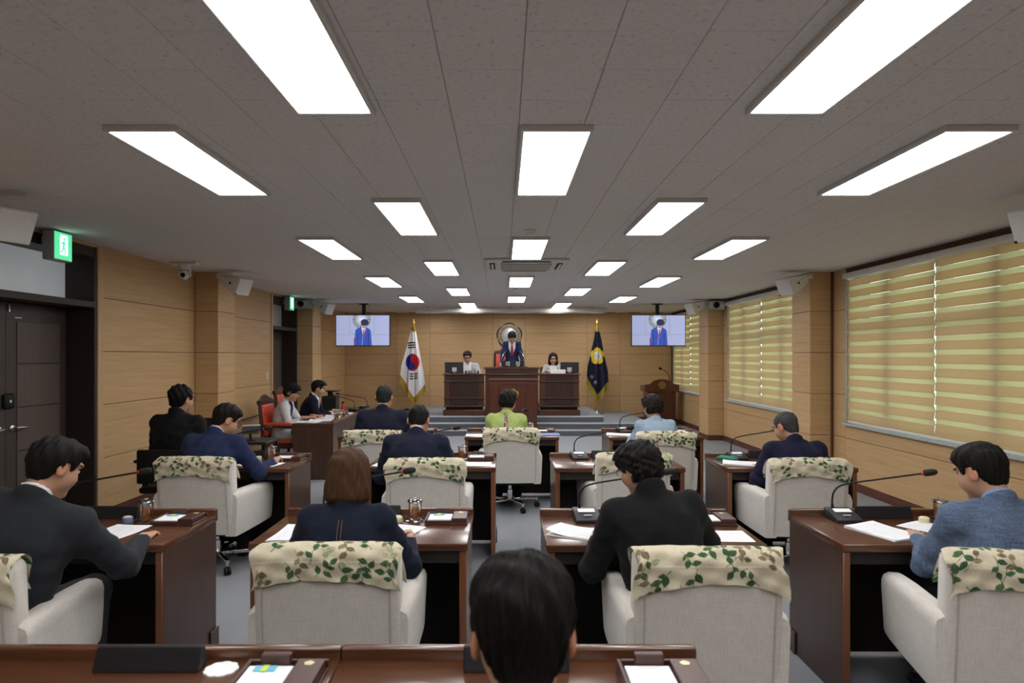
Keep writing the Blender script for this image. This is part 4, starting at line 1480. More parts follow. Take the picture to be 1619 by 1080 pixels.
PFRAME = {}
M['skin'] = m_attr('skin', .5, .35, var=.06)
M['shirt_white'] = m_cloth('white_shirt', (.78, .79, .82), .02, .8)
M['trouser_dark'] = m_cloth('dark_trousers', (.018, .018, .021), .2)
M['shoe'] = m_plain('black_shoe', (.01, .01, .011), .3)

def person(name, loc, rz, label, lean=15, head=(20, 0), style='short', hair=(.010, .008, .007), jacket=(.02, .021, .025), jmat=None, fem=False, scale=1.0,
           hands=((-.16, .46, .775), (.16, .46, .775)), pose=('flat', 'grip'), seated=True, collar='shirt', seed=1, build=1.0, glasses=False, trousers=None, tie=None,
           vopen=False, hand_yaw=(-25, 25), sleeve=1.0, shoulder_z=0.0, hair_mat=None, hh=.0055, lean_side=0.0, yaw_torso=0.0, jlen=.12, inner=None, hscale=1.03, elbow=.38, neck=.048, knees=(.12, .12)):
    o = empty(name, (loc[0], loc[1], loc[2]), rz)
    o.scale = (scale,) * 3
    tag(o, label, 'person')
    bw = build * (.92 if fem else 1.0)
    th = R(lean)
    seat = .44
    P0 = np.array([0, 0, .545 if seated else .93])
    up = np.array([math.sin(R(lean_side)), math.sin(th) * math.cos(R(lean_side)), math.cos(th) * math.cos(R(lean_side))])
    yt = R(yaw_torso)
    side = np.array([math.cos(yt), math.sin(yt), 0.0]); side = side - up * (side @ up); side /= np.linalg.norm(side)
    fwd = np.cross(up, side)
    TL_ = .50
    Nk = P0 + up * TL_
    sw = .176 * bw
    sh = [P0 + up * (.437 + shoulder_z) + side * s * sw + fwd * .0 for s in (-1, 1)]
    # head frame
    hp, hy = R(head[0]), R(head[1])
    nd = up * .6 + np.array([0, math.sin(hp), math.cos(hp)]) * .4; nd /= np.linalg.norm(nd)
    hf = np.array([-math.sin(hy) * math.cos(hp), math.cos(hy) * math.cos(hp), -math.sin(hp)])
    hu = np.array([-math.sin(hy) * math.sin(hp), math.cos(hy) * math.sin(hp), math.cos(hp)])
    Hm = frame(hf, hu)
    Ho = Nk + nd * neck + Hm[:, 2] * .090 * hscale + Hm[:, 1] * .030
    Hb = Ho - Hm[:, 2] * .085 * hscale - Hm[:, 1] * .032          # base of the skull
    nd = Hb - (Nk - up * .02); nd /= np.linalg.norm(nd)
    # arms
    arms = []
    for i, s in enumerate((-1, 1)):
        S = sh[i]; T = np.array(hands[i], float)
        if T[2] < 0: T = None
        l1, l2 = .285, .255
        hd = np.array([math.sin(R(hand_yaw[i])) * -1, math.cos(R(hand_yaw[i])), -.05])
        Wr = T - hd * .07
        v = Wr - S; dl = np.linalg.norm(v)
        if dl > (l1 + l2) * .985:
            Wr = S + v / dl * (l1 + l2) * .985; v = Wr - S; dl = np.linalg.norm(v)
        a = (l1 * l1 - l2 * l2 + dl * dl) / (2 * dl)
        hgt = math.sqrt(max(l1 * l1 - a * a, 0))
        pole = np.array([s * elbow, -.45, -.80]); n = v / dl
        pole = pole - n * (pole @ n); pole /= np.linalg.norm(pole)
        E = S + n * a + pole * hgt
        arms.append((S, E, Wr, hd))
    # legs
    legs = []
    for s in (-1, 1):
        if seated:
            hip = np.array([s * .085, .0, .53]); kn = np.array([s * knees[(s + 1) // 2], .40, .53]); an = np.array([s * (knees[(s + 1) // 2] - .01), .40, .09]); to = an + np.array([s * .02, .15, -.05])
        else:
            hip = np.array([s * .085, 0, .90]); kn = np.array([s * .09, .02, .50]); an = np.array([s * .09, -.02, .09]); to = an + np.array([s * .02, .15, -.05])
        legs.append((hip, kn, an, to))
    A = np.stack([side, fwd, up], 1)
    hs = np.array([-.14, -.05, 0, .12, .24, .34, .41, .45, .485, .53])
    aw = np.array([.150, .165, .168, .152, .164, .178, .170, .130, .080, .056]) * bw
    bd = np.array([.110, .120, .120, .108, .115, .115, .100, .084, .066, .056]) * (.5 + .5 * build)
    rp = random.Random(seed * 7 + 3); ph = [rp.uniform(0, 6) for _ in range(8)]
    def torso(X, Y, Z, g, a_=aw, b_=bd):
        x, y, z = X - P0[0], Y - P0[1], Z - P0[2]
        u = x * A[0, 0] + y * A[1, 0] + z * A[2, 0]
        v = x * A[0, 1] + y * A[1, 1] + z * A[2, 1]
        w = x * A[0, 2] + y * A[1, 2] + z * A[2, 2]
        a = np.interp(w, hs, a_) + g; b = np.interp(w, hs, b_) + g
        v = v + .026 * np.sin(np.clip(w / .5, 0, 1) * PI)      # rounded upper back
        k = np.sqrt((u / a) ** 2 + (v / b) ** 2)
        d = (k - 1) * np.minimum(a, b) * .9
        return smax(smax(d, w - .495 - g, .02), -w - .14, .02), u, v, w
    def limb_body(X, Y, Z, g):
        d, u, v, w = torso(X, Y, Z, g)
        for i, s in enumerate((-1, 1)):
            S, E, Wr, hd = arms[i]
            d = smin(d, cone(X, Y, Z, Nk - up * .045 + side * s * .04, S, .050 + g, .050 + g), .05)
            d = smin(d, cone(X, Y, Z, S, E, .050 + g, .040 + g), .03)
            d = smin(d, cone(X, Y, Z, E, Wr, .040 + g, .027 + g), .02)
        return d, u, v, w
    def legs_f(X, Y, Z, g, foot=True):
        d = None
        for hip, kn, an, to in legs:
            q = cone(X, Y, Z, hip, kn, .082 + g, .060 + g)
            q = smin(q, cone(X, Y, Z, kn, an, .056 + g, .040 + g), .03)
            d = q if d is None else smin(d, q, .03)
            if foot:
                d = smin(d, cone(X, Y, Z, an - np.array([0, .02, .055]), to * np.array([1, 1, 0]) + np.array([0, -.03, .028]), .022, .016), .02)
        return d
    # ---- body: torso, limbs, neck, plus finely meshed head and hands, one mesh
    def f_body(X, Y, Z):
        d, u, v, w = limb_body(X, Y, Z, -.010)
        d = smin(d, cone(X, Y, Z, Nk - up * .04, Hb, .054, .047), .03)
        return smin(d, legs_f(X, Y, Z, -.006), .05)
    allp = np.array([P0 - .2, P0 + np.array([.2, .15, 0]), Nk + .07, Nk - .07] + [q for a in arms for q in a[:3]] + [q for l in legs for q in l])
    lo, hi = allp.min(0) - .12, allp.max(0) + .12
    lo[2] = -.02
    V, F = surface_nets(f_body, lo, hi, .022)
    C = np.empty((len(V), 3)); C[:] = (.50, .285, .185)
    Vs, Fs, Cs = [V], [F], [C]; n = len(V)
    hv, hfc, hc = HEADS[fem]
    Vs.append((hv * hscale) @ Hm.T + Ho); Fs.append(hfc + n); Cs.append(hc); n += len(hv)
    for i, s in enumerate((-1, 1)):
        S, E, Wr, hd = arms[i]
        v0, f0, c0 = HANDS[pose[i]]
        v0 = v0.copy()
        if s > 0: v0[:, 0] *= -1; f0 = f0[:, ::-1]
        fa = (Wr - E) / np.linalg.norm(Wr - E)
        hdir = hd * .7 + fa * .3
        B = frame(hdir, (s * -.18, 0.0, 1))
        Vs.append(v0 @ B.T + Wr + B[:, 1] * .0); Fs.append(f0 + n); Cs.append(c0); n += len(v0)
    me = mesh_np('body', np.concatenate(Vs), np.concatenate(Fs), True, np.concatenate(Cs))
    me.materials.append(M['skin'])
    link('body', me, None, o)
    # ---- jacket
    def f_jacket(X, Y, Z):
        wr = .0035 * np.sin(X * 31 + Z * 23 + ph[0]) * np.sin(Z * 38 - Y * 22 + ph[1]) + .0025 * np.sin(X * 60 - Z * 45 + Y * 30 + ph[2])
        g = .014
        d, u, v, w = torso(X, Y, Z, g + .004)
        body = d
        for i, s in enumerate((-1, 1)):
            S, E, Wr, hd = arms[i]
            d = smin(d, cone(X, Y, Z, Nk - up * .052 + side * s * .035, S + up * .012 - side * s * .012, .054, .056 * (.5 + .5 * bw)), .045)
            ee = cone(X, Y, Z, S - up * .014 - side * s * .006, E, .064 * (.4 + .6 * bw), .056 * (.4 + .6 * bw))
            WrE = E + (Wr - E) * sleeve
            q = cone(X, Y, Z, E, WrE, .056 * (.4 + .6 * bw), .043 - .008 * (sleeve > 0))
            # cuff cut square
            fa = (WrE - E) / np.linalg.norm(WrE - E)
            cut = (X - WrE[0]) * fa[0] + (Y - WrE[1]) * fa[1] + (Z - WrE[2]) * fa[2]
            q = smax(q, cut + .012, .006)
            # folds round the elbow
            el = np.exp(-((X - E[0]) ** 2 + (Y - E[1]) ** 2 + (Z - E[2]) ** 2) / .0128)
            along = (X - E[0]) * (E - S)[0] + (Y - E[1]) * (E - S)[1] + (Z - E[2]) * (E - S)[2]
            arm = smin(ee, q, .02) + el * .005 * np.sin(along * 330 + ph[3 + i])
            d = smin(d, arm, .045)
        d = d + wr
        # collar roll round the neck
        if collar in ('shirt', 'round', 'high'):
            hgt = {'shirt': .018, 'round': .008, 'high': .040}[collar]
            cn = cone(X, Y, Z, Nk - up * .06 - fwd * .014, Nk + nd * hgt - fwd * .022, .078, .068)
            top = (X - Nk[0]) * nd[0] + (Y - Nk[1]) * nd[1] + (Z - Nk[2]) * nd[2]
            fr = (X - Nk[0]) * fwd[0] + (Y - Nk[1]) * fwd[1] + (Z - Nk[2]) * fwd[2]
            cn = smax(cn, top - hgt + fr * .55, .008)
            d = smin(d, cn, .012)
        # open front
        if vopen or True:
            k = .38 if vopen else .30
            wv = np.abs(u) - np.clip((w - .16) * k, 0, .08)
            opn = smax(wv, -(v - .02), .01)
            opn = smax(opn, .15 - w, .01)
            d = smax(d, -opn, .006)
        # centre-back seam
        d = d + .004 * np.exp(-(u / .005) ** 2) * (v < 0) * (w < .42)
        # hem
        return smax(d, -w - jlen + .01 * np.sin(u * 20), .01)
    lo = np.array([P0 - .24, Nk + .1] + [q - .08 for a in arms for q in a[:3]]).min(0)
    hi = np.array([P0 + .24, Nk + .12] + [q + .08 for a in arms for q in a[:3]]).max(0)
    res = .0105 if o.location.y < 6.3 else .0135
    V, F = surface_nets(f_jacket, lo, hi, res)
    me = mesh_np('jacket', V, F, True)
    jm = jmat or m_cloth('jacket_' + str(seed), jacket, .12)
    me.materials.append(jm)
    jo = link('jacket', me, None, o)
    o['_jacket'] = jo.name
    PFRAME[o.name] = (P0, side, fwd, up)
    # ---- shirt / blouse: seen at the neck and in the open front
    def f_shirt(X, Y, Z):
        d, u, v, w = torso(X, Y, Z, .008)
        hgt = {'shirt': .038, 'round': .0, 'high': .02}[collar]
        cn = cone(X, Y, Z, Nk - up * .06 - fwd * .01, Nk + nd * hgt - fwd * .012, .068, .0605)
        top = (X - Nk[0]) * nd[0] + (Y - Nk[1]) * nd[1] + (Z - Nk[2]) * nd[2]
        fr = (X - Nk[0]) * fwd[0] + (Y - Nk[1]) * fwd[1] + (Z - Nk[2]) * fwd[2]
        cn = smax(cn, top - hgt + fr * .5, .006)
        d = smin(d, cn, .01)
        for i in (0, 1):
            S, E, Wr, hd = arms[i]
            d = smin(d, cone(X, Y, Z, Nk - up * .045 + side * (2 * i - 1) * .04, Nk - up * .06 + side * (2 * i - 1) * .10, .055, .050), .03)
            if sleeve > .9:
                q = cone(X, Y, Z, E, Wr + (Wr - E) * .02, .036, .033)
                fa = (Wr - E) / np.linalg.norm(Wr - E)
                q = smax(q, ((X - Wr[0]) * fa[0] + (Y - Wr[1]) * fa[1] + (Z - Wr[2]) * fa[2]) - .006, .004)
                d = np.minimum(d, q)
        return d
    V, F = surface_nets(f_shirt, lo, hi, .0135)
    me = mesh_np('shirt', V, F, True)
    me.materials.append(inner or M['shirt_white'])
    link('shirt', me, None, o)
    # ---- trousers / skirt
    def f_tr(X, Y, Z):
        d = legs_f(X, Y, Z, .012, False)
        t, u, v, w = torso(X, Y, Z, .008)
        d = smin(d, smax(t, w - .06, .02), .05)
        return smax(d, .055 - Z, .01) + .003 * np.sin(Z * 60 + X * 40) * np.sin(Y * 50 + ph[5])
    V, F = surface_nets(f_tr, np.array([-.30, -.24, .03]), np.array([.30, .58, .72 if seated else 1.1]), .018)
    me = mesh_np('trousers', V, F, True); me.materials.append(trousers or M['trouser_dark']); link('trousers', me, None, o)
    for hip, kn, an, to in legs:
        b = MB()
        a0 = Vector(an) + Vector((0, -.055, 0)); a0.z = 0
        d2 = Vector((to[0] - an[0], .2, 0)).normalized(); s2 = Vector((d2.y, -d2.x, 0))
        rg = []
        for t, wd, hg in ((0, .025, .06), (.02, .036, .075), (.08, .038, .08), (.13, .036, .065), (.19, .045, .05), (.24, .040, .042), (.268, .02, .03)):
            c = a0 + d2 * t
            rg.append([c - s2 * wd, c + s2 * wd, c + s2 * wd * .95 + Vector((0, 0, hg * .5)), c + s2 * wd * .55 + Vector((0, 0, hg)), c - s2 * wd * .55 + Vector((0, 0, hg)), c - s2 * wd * .95 + Vector((0, 0, hg * .5))])
        b.loft(rg).build('shoe', M['shoe'], o, True, 60)
    # ---- hair
    V, F = hair_mesh(style, seed % 3, hh)
    me = mesh_np('hair', V, F, True)
    me.materials.append(hair_mat or m_hair('hair_' + str(seed), hair))
    ho = link('hair', me, None, o)
    ho.matrix_basis = Matrix.Translation(Ho.tolist()) @ Matrix(Hm.tolist()).to_4x4() @ Matrix.Scale(hscale, 4)
    hm4 = ho.matrix_basis.copy()
    if glasses:
        g = MB()
        for s in (-1, 1):
            g.torus(.021, .0016, 20, 6, mtx=Matrix.Translation((s * .032, .101, .008)) @ Matrix.Rotation(PI / 2, 4, 'X'), sx=1.05, sy=.8)
            g.tube([(s * .054, .098, .012), (s * .078, .07, .012), (s * .084, .0, .012), (s * .082, -.03, -.004)], .0016, 6)
        g.tube([(-.011, .102, .010), (0, .105, .013), (.011, .102, .010)], .0016, 6)
        go = g.build('glasses', M['black'], o, True); go.matrix_basis = hm4
    if tie:
        t = MB()
        base = Nk - up * .02 + fwd * .066
        pts = []
        rg = []
        for w, wd in ((.485, .012), (.475, .017), (.455, .012), (.40, .018), (.30, .030), (.18, .036)):
            vv = np.interp(w, hs, bd) + .014 - .026 * math.sin(min(max(w / .5, 0), 1) * PI)
            if w > .45: vv = max(vv, .066)
            c = P0 + up * w + fwd * (vv + .004)
            rg.append([Vector(c - side * wd), Vector(c + fwd * .008), Vector(c + side * wd), Vector(c - fwd * .006)])
        t.loft(rg).build('tie', tie, o, True, 70)
    return o

from mathutils.bvhtree import BVHTree
def back_points(o, u, ws, off=.002):
    """points just off the back of a person's jacket, u metres from the spine at heights ws, in the person's frame"""
    P0, side, fwd, up = PFRAME[o.name]
    me = bpy.data.objects[o['_jacket']].data
    bv = BVHTree.FromPolygons([v.co for v in me.vertices], [p.vertices for p in me.polygons])
    out = []
    for k, w in enumerate(ws):
        uu = u[k] if hasattr(u, '__len__') else u
        p = Vector(P0 + up * w + side * uu - fwd * .5)
        h = bv.ray_cast(p, Vector(fwd), 1.0)
        if h[0] is not None: out.append(h[0] - Vector(fwd) * off)
    return out
# ------------------------------------------------------------------ bench of the presiding officers (far end)
def bench_wing(x0, x1, label):
    xc = (x0 + x1) / 2; w = (x1 - x0) / 2
    o = empty('bench_wing', (xc, 14.5, .36)); tag(o, label, 'bench')
    MB().box(-w - .02, w + .02, -.06, .20, 0, .115, .004, 1).build('plinth', M['bench'], o)
    MB().box(-w + .03, w - .03, .04, .15, .115, .18).build('recess', M['desk_dark'], o)
    MB().box(-w - .015, w + .015, -.05, .20, .18, .205, .006, 2).build('lower_ledge', M['bench'], o)
    MB().box(-w, w, .0, .15, .205, .86).build('body', M['bench'], o)
    MB().box(-w + .12, w - .12, -.012, .0, .22, .345, .003, 1).build('front_panel', M['bench_panel'], o)
    MB().box(-w + .12, w - .12, -.012, .0, .385, .70, .003, 1).build('front_panel', M['bench_panel'], o)
    MB().box(-w + .12, w - .12, -.012, .0, .74, .83, .003, 1).build('front_panel', M['bench_panel'], o)
    MB().box(-w - .012, w + .012, -.04, .0, .355, .38, .006, 2).build('ledge', M['bench'], o)
    MB().box(-w - .012, w + .012, -.04, .0, .71, .735, .006, 2).build('ledge', M['bench'], o)
    MB().box(-w - .03, w + .03, -.05, .64, .86, .885, .008, 2).build('bench_top', M['bench'], o)
    return o
bench_wing(-1.245, -.40, 'dark wooden bench wing left of the central dais desk')
bench_wing(.785, 1.62, 'dark wooden bench wing right of the central dais desk')
o = empty('dais_desk', (.19, 14.48, .36)); tag(o, 'high carved central dais desk under the black nameplate', 'bench')
MB().box(-.56, .56, 0, .64, 0, .88).build('body', M['bench'], o)
MB().box(-.56, .56, -.02, .64, .88, .99, .005, 2).build('upper_body', M['bench'], o)
MB().box(-.43, .43, -.028, -.018, .895, .975, .004, 1).build('frieze', M['bench_panel'], o)
for s in (-1, 1):
    q = MB(); flower(q, .026, .006, 4, lobe=.4); q.build('rosette', M['bench_panel'], o, loc=(s * .50, -.022, .935), rot=(PI / 2, 0, 0))
MB().box(-.60, .60, -.05, .66, .855, .885, .008, 2).build('ledge', M['bench'], o)
MB().prism([(-.58, .985), (.58, .985), (.60, 1.0), (.60, 1.02), (-.60, 1.02), (-.60, 1.0)], 'y', -.05, .68, .004, 1).build('bench_top', M['bench'], o)
g = MB()
for s in (-1, 1):
    g.tube(bez([(s * .02, -.032, .955), (s * .12, -.034, .95), (s * .22, -.034, .925), (s * .33, -.032, .905)], 5), .007, 6)
g.build('carved_swag', M['bench'], o, True)
# speaking podium standing before the dais desk, on the floor
o = empty('front_podium', (.205, 13.35, 0)); tag(o, 'mahogany podium with gold rosette standing before the dais desk', 'podium')
MB().box(-.465, .465, 0, .44, 0, 1.14).build('body', M['podium'], o)
MB().box(-.48, .48, -.015, .45, 0, .09, .006, 2).build('plinth', M['podium'], o)
MB().box(-.48, .48, -.02, .45, 1.14, 1.165, .006, 2).build('podium_top', M['podium'], o)
for a, b in ((-.44, -.31), (.31, .44)):
    MB().box(a, b, -.012, 0, .14, 1.09, .006, 2).build('pilaster', M['podium'], o)
for a, b, c, d in ((-.27, .27, 1.07, 1.09), (-.27, .27, .12, .14), (-.27, -.25, .14, 1.07), (.25, .27, .14, 1.07)):
    MB().box(a, b, -.014, 0, c, d, .004, 1).build('moulding', M['podium'], o)
council_badge(o, (.0, -.012, .875), .105, M['gold'])
# black nameplate on the dais desk
def standing_plate(x, y, z, w, h, txt, size, label, gap=0):
    o = empty('nameplate', (x, y, z)); tag(o, label, 'nameplate')
    MB().prism([(-.02, 0), (.05, 0), (.02, h), (.0, h)], 'x', -w / 2, w / 2, .003, 1).build('plate', M['black'], o)
    for k, t in enumerate(txt):
        me = text_mesh(t, size, .001); me.materials.append(M['white_pl'])
        link('letter', me, None, o, ((k - (len(txt) - 1) / 2) * gap, -.0125 - .001, h * .48), (PI / 2 - math.atan2(.02, h), 0, 0))
standing_plate(.215, 14.62, 1.38, .49, .135, '의장', .115, 'black nameplate with two white characters on the dais desk', .22)
standing_plate(-.66, 14.58, 1.245, .30, .062, '의사팀장', .056, 'small black nameplate with white lettering on the left bench wing', .062)
def monitor(x, y, z, rz, label):
    o = empty('monitor', (x, y, z), rz); tag(o, label, 'monitor', 'black monitors on the bench wings')
    tl = Matrix.Translation((0, 0, .12)) @ Matrix.Rotation(R(-14), 4, 'X')
    MB().box(-.20, .20, -.012, .012, -.115, .125, .006, 2, tl).build('panel', M['black'], o)
    MB().box(-.17, .17, .012, .014, -.10, .11, 0, 2, tl).build('screen', M['charcoal'], o)
    MB().box(-.05, .05, -.05, -.012, -.10, .0, .01, 2, tl).build('rear_block', M['grey_pl'], o)
    MB().tube([(0, -.04, .01), (0, -.03, .09)], .016, 10).build('stand', M['steel'], o, True)
    MB().box(-.09, .09, -.10, .05, 0, .01, .004, 1).build('foot', M['charcoal'], o)
monitor(-1.05, 14.72, 1.245, R(8), 'black monitor seen from behind on the left bench wing')
monitor(1.44, 14.72, 1.245, R(-8), 'black monitor seen from behind on the right bench wing')
def wire_mic(x, y, z, s, h, label):
    o = empty('thin_microphone', (x, y, z)); tag(o, label, 'microphone')
    MB().lathe([(.001, 0), (.05, 0), (.045, .015), (.01, .02), (.001, .02)], 16).build('base', M['charcoal'], o, True)
    n = MB().tube(bez([(0, 0, .015), (s * .02, .01, h * .5), (s * .07, .05, h * .85), (s * .12, .11, h)], 6), .005, 6).build('gooseneck', M['steel'], o, True)
    MB().tube([(s * .12, .11, h), (s * .128, .12, h + .012), (s * .14, .135, h + .03)], [.009, .012, .008], 8).build('foam_head', M['black_matte'], o, True)
wire_mic(-.05, 14.60, 1.38, 1, .34, 'thin wire microphone left of the dais nameplate')
wire_mic(.49, 14.60, 1.38, -1, .34, 'thin wire microphone right of the dais nameplate')
papers(1.16, 14.75, 1.245, .0, 'open white documents before the woman on the right bench wing', 1, True)
o = tag(MB().box(-.16, .16, -.012, .012, 0, .085, .004, 1).build('white_box', M['paper'], None, loc=(1.18, 14.60, 1.245)), 'upright white folder before the woman on the right bench wing', 'folder')
papers(-.47, 14.62, 1.245, .3, 'yellowish sheet beside the clerk nameplate on the left bench wing', 3)
MB().box(-.31, .80, 15.2, 16.2, .356, .60).build('platform_step', M['carpet'], floor)

# red leather armchairs with carved dark frames
def red_chair(x, y, z, rz, label, tall=0.0):
    o = empty('red_chair', (x, y, z), rz); tag(o, label, 'chair', 'red leather armchairs with carved frames')
    for sx in (-1, 1):
        MB().tube([(sx * .26, -.24, 0), (sx * .26, -.22, .42), (sx * .25, -.28, .98 + tall)], [.022, .028, .022], 8).build('rear_leg', M['dark_wood'], o, True)
        MB().tube(bez([(sx * .27, .22, 0), (sx * .275, .24, .2), (sx * .27, .22, .40)], 4), [.018, .02, .024, .028, .03, .03, .03, .03, .03], 8).build('front_leg', M['dark_wood'], o, True)
        MB().tube(bez([(sx * .275, .22, .40), (sx * .285, .27, .5), (sx * .285, .19, .58), (sx * .28, .22, .655)], 5), .024, 8).build('arm_support', M['dark_wood'], o, True)
        a = MB().tube([(sx * .27, -.24, .66), (sx * .285, -.05, .665), (sx * .285, .23, .655), (sx * .285, .27, .63)], [.022, .025, .028, .022], 8).build('armrest', M['dark_wood'], o, True)
        MB().box(sx * .283 - .035, sx * .283 + .035, -.18, .17, .668, .715, .018, 3).build('arm_pad', M['red_leather'], a, True)
    MB().box(-.28, .28, -.24, .26, .36, .42, .01, 2).build('seat_frame', M['dark_wood'], o)
    MB().box(-.26, .26, -.22, .27, .42, .47, .022, 3).build('seat', M['red_leather'], o, True)
    MB().box(-.24, .24, -.20, .25, .47, .50, .014, 2).build('seat_pad', M['pad'], o, True)
    mx = Matrix.Translation((0, -.23, .45)) @ Matrix.Rotation(R(7), 4, 'X')
    MB().box(-.225, .225, -.02, .055, .06, .50 + tall, .025, 3, mx).build('backrest', M['red_leather'], o, True)
    pr = [(-.25, .50 + tall), (-.26, .56 + tall), (-.15, .585 + tall), (-.05, .62 + tall), (0, .635 + tall), (.05, .62 + tall), (.15, .585 + tall), (.26, .56 + tall), (.25, .50 + tall)]
    MB().prism(pr, 'y', -.02, .035, .006, 1, mx).build('crest_rail', M['dark_wood'], o)
    MB().box(-.24, .24, -.015, .03, .0, .06, .005, 1, mx).build('lower_rail', M['dark_wood'], o)
    return o
M['pad'] = m_plain('patterned_pad', (.20, .20, .13), .9, 0, .5, 40)
red_chair(-3.04, 9.55, 0, -PI / 2, 'red leather armchair under the woman in white at the staff table')
red_chair(-3.18, 10.62, 0, -PI / 2, 'red leather armchair under the man at the staff table', .08)
red_chair(.06, 15.85, .60, PI, 'red leather armchair behind the standing speaker', .12)
red_chair(-.79, 15.42, .36, PI, 'red leather armchair under the clerk at the left bench wing')
red_chair(1.13, 15.42, .36, PI, 'red leather armchair under the woman at the right bench wing')

# flags --------------------------------------------------------------------
def flag(x, kind, label):
    y, z0 = 16.3, .24
    o = empty('flag', (x, y, z0)); tag(o, label, 'flag')
    MB().lathe([(.001, 0), (.15, 0), (.15, .02), (.12, .03), (.11, .05), (.05, .08), (.045, .14), (.02, .15), (.001, .15)], 24).build('stand', M['steel'], o, True)
    MB().tube([(0, 0, .14), (0, 0, 2.12)], .014, 10).build('pole', M['gold'], o, True)
    q = MB().ball((0, 0, 2.17), .03, .03, .05)
    q.tube([(0, 0, 2.11), (0, 0, 2.14)], .02, 10); q.tube([(0, 0, 2.2), (0, 0, 2.27)], [.014, .002], 8)
    q.build('finial', M['gold'], o, True)
    ZT, nx, ny = 2.08, 110, 260
    s = -1 if kind == 'national' else 1
    def fn(u, v):      # u across, v 0 top ..1 lowest edge
        lx = np.interp(v, [0, .06, .2, .45, .72, 1], [-.045, -.05, -.10, -.19, -.29, -.33] if s < 0 else [-.045, -.05, -.075, -.15, -.235, -.27])
        rx = np.interp(v, [0, .06, .2, .45, .72, 1], [.045, .055, .09, .16, .24, .285] if s < 0 else [.045, .05, .10, .165, .26, .28])
        X = lx + (rx - lx) * u
        # lower edge: deepest left of centre, like a cloth hung by one corner
        if s < 0: hem = np.interp(u, [0, .15, .55, .68, 1], [.70, .78, 1.0, .97, .83])
        else: hem = np.interp(u, [0, .2, .45, .55, .8, 1], [.72, .83, .96, .955, .85, .80])
        Z = ZT - v * hem * 1.83
        Yv = -.02 - .035 * np.sin(u * 17 + v * 1.5) * (.35 + v * .9) - .05 * np.sin(u * PI) - .012 * np.sin(u * 39 + 1)
        return np.stack([X, Yv, Z], -1)
    U, V = np.meshgrid(np.linspace(0, 1, nx), np.linspace(0, 1, ny))
    Pp = fn(U.ravel(), V.ravel()); X, Z = Pp[:, 0], Pp[:, 2] + z0
    u, v = U.ravel(), V.ravel()
    hemz = fn(u, np.ones_like(u))[:, 2] + z0
    gold = (Z - hemz < .15) | (v < .07)
    if kind == 'national':
        c = np.empty((nx * ny, 3)); c[:] = (.74, .74, .76)
        cx, cz, r = -.02, 1.47, .205
        du, dz = (X - cx), (Z - cz)
        # the disc is squeezed by the folds: slightly oval
        rr = np.hypot(du / .80, dz)
        a = R(62)
        p = du / .80 * math.cos(a) + dz * math.sin(a); q = -du / .80 * math.sin(a) + dz * math.cos(a)
        red = q < 0
        red = np.where(np.hypot(p - r / 2, q) < r / 2, True, red); red = np.where(np.hypot(p + r / 2, q) < r / 2, False, red)
        m = rr < r
        c[m & red] = (.50, .012, .018); c[m & ~red] = (.012, .018, .22)
        for gz, broken in ((1.88, (0,)), (1.14, (0, 1, 2))):
            for k in range(3):
                zz = gz + (k - 1) * .056
                cxx = -.045 if gz > 1.5 else .01
                bar = (np.abs(X - cxx) < .092) & (np.abs(Z - zz - (X - cxx) * .06) < .017)
                if gz < 1.5: bar &= ~(np.abs(X - cxx) < .010)
                c[bar] = (.012, .012, .015)
    else:
        c = np.empty((nx * ny, 3)); c[:] = (.010, .010, .032)
        cx, cz = .0, 1.62
        du, dz = (X - cx) / .84, Z - cz
        rr = np.hypot(du, dz); an = np.arctan2(du, dz)
        fl = .205 * (1 - .20 + .20 * np.abs(np.cos(2.5 * an)) ** .7)
        c[rr < fl] = (.70, .52, .03)
        c[(rr < fl) & (rr > .12) & (np.abs(np.cos(2.5 * an)) < .10)] = (.35, .24, .01)
        c[rr < .105] = (.62, .62, .66)
        c[(rr < .085) & (np.sin(du * 130) > .2) & (np.abs(dz) < .05)] = (.25, .42, .22)
    c[gold] = (.46, .30, .05) if kind == 'national' else (.40, .33, .05)
    st = gold & (np.sin(u * 420) > .3); c[st] = c[st] * .6
    me = grid_mesh('flag_cloth', nx, ny, fn, c); me.materials.append(M['flagcloth'])
    cl = link('flag_cloth', me, None, o)
    if kind != 'national':
        for k, t in enumerate('의회'):
            tm = text_mesh(t, .10, .001); tm.materials.append(M['grey_pl'])
            link('lettering', tm, None, cl, (-.15 + k * .085, -.145, .88 - k * .13), (PI / 2, R(30), 0))
    fr = MB()
    rg = random.Random(3)
    for k in range(90):
        uu = k / 89
        p = fn(np.array([uu]), np.array([1.0]))[0]
        fr.tube([(p[0], p[1], p[2] + .01), (p[0] + rg.uniform(-.006, .006), p[1], p[2] - .04)], .0035, 4)
    tag(fr.build('fringe', M['gold_flat'], cl), kind='stuff')
    return o
M['flagcloth'] = m_attr('flag_satin', .6, .3, var=.06)
flag(-2.13, 'national', 'white national flag with red and blue disc on a stand')
flag(2.25, 'council', 'dark navy flag with yellow rosette on a stand')

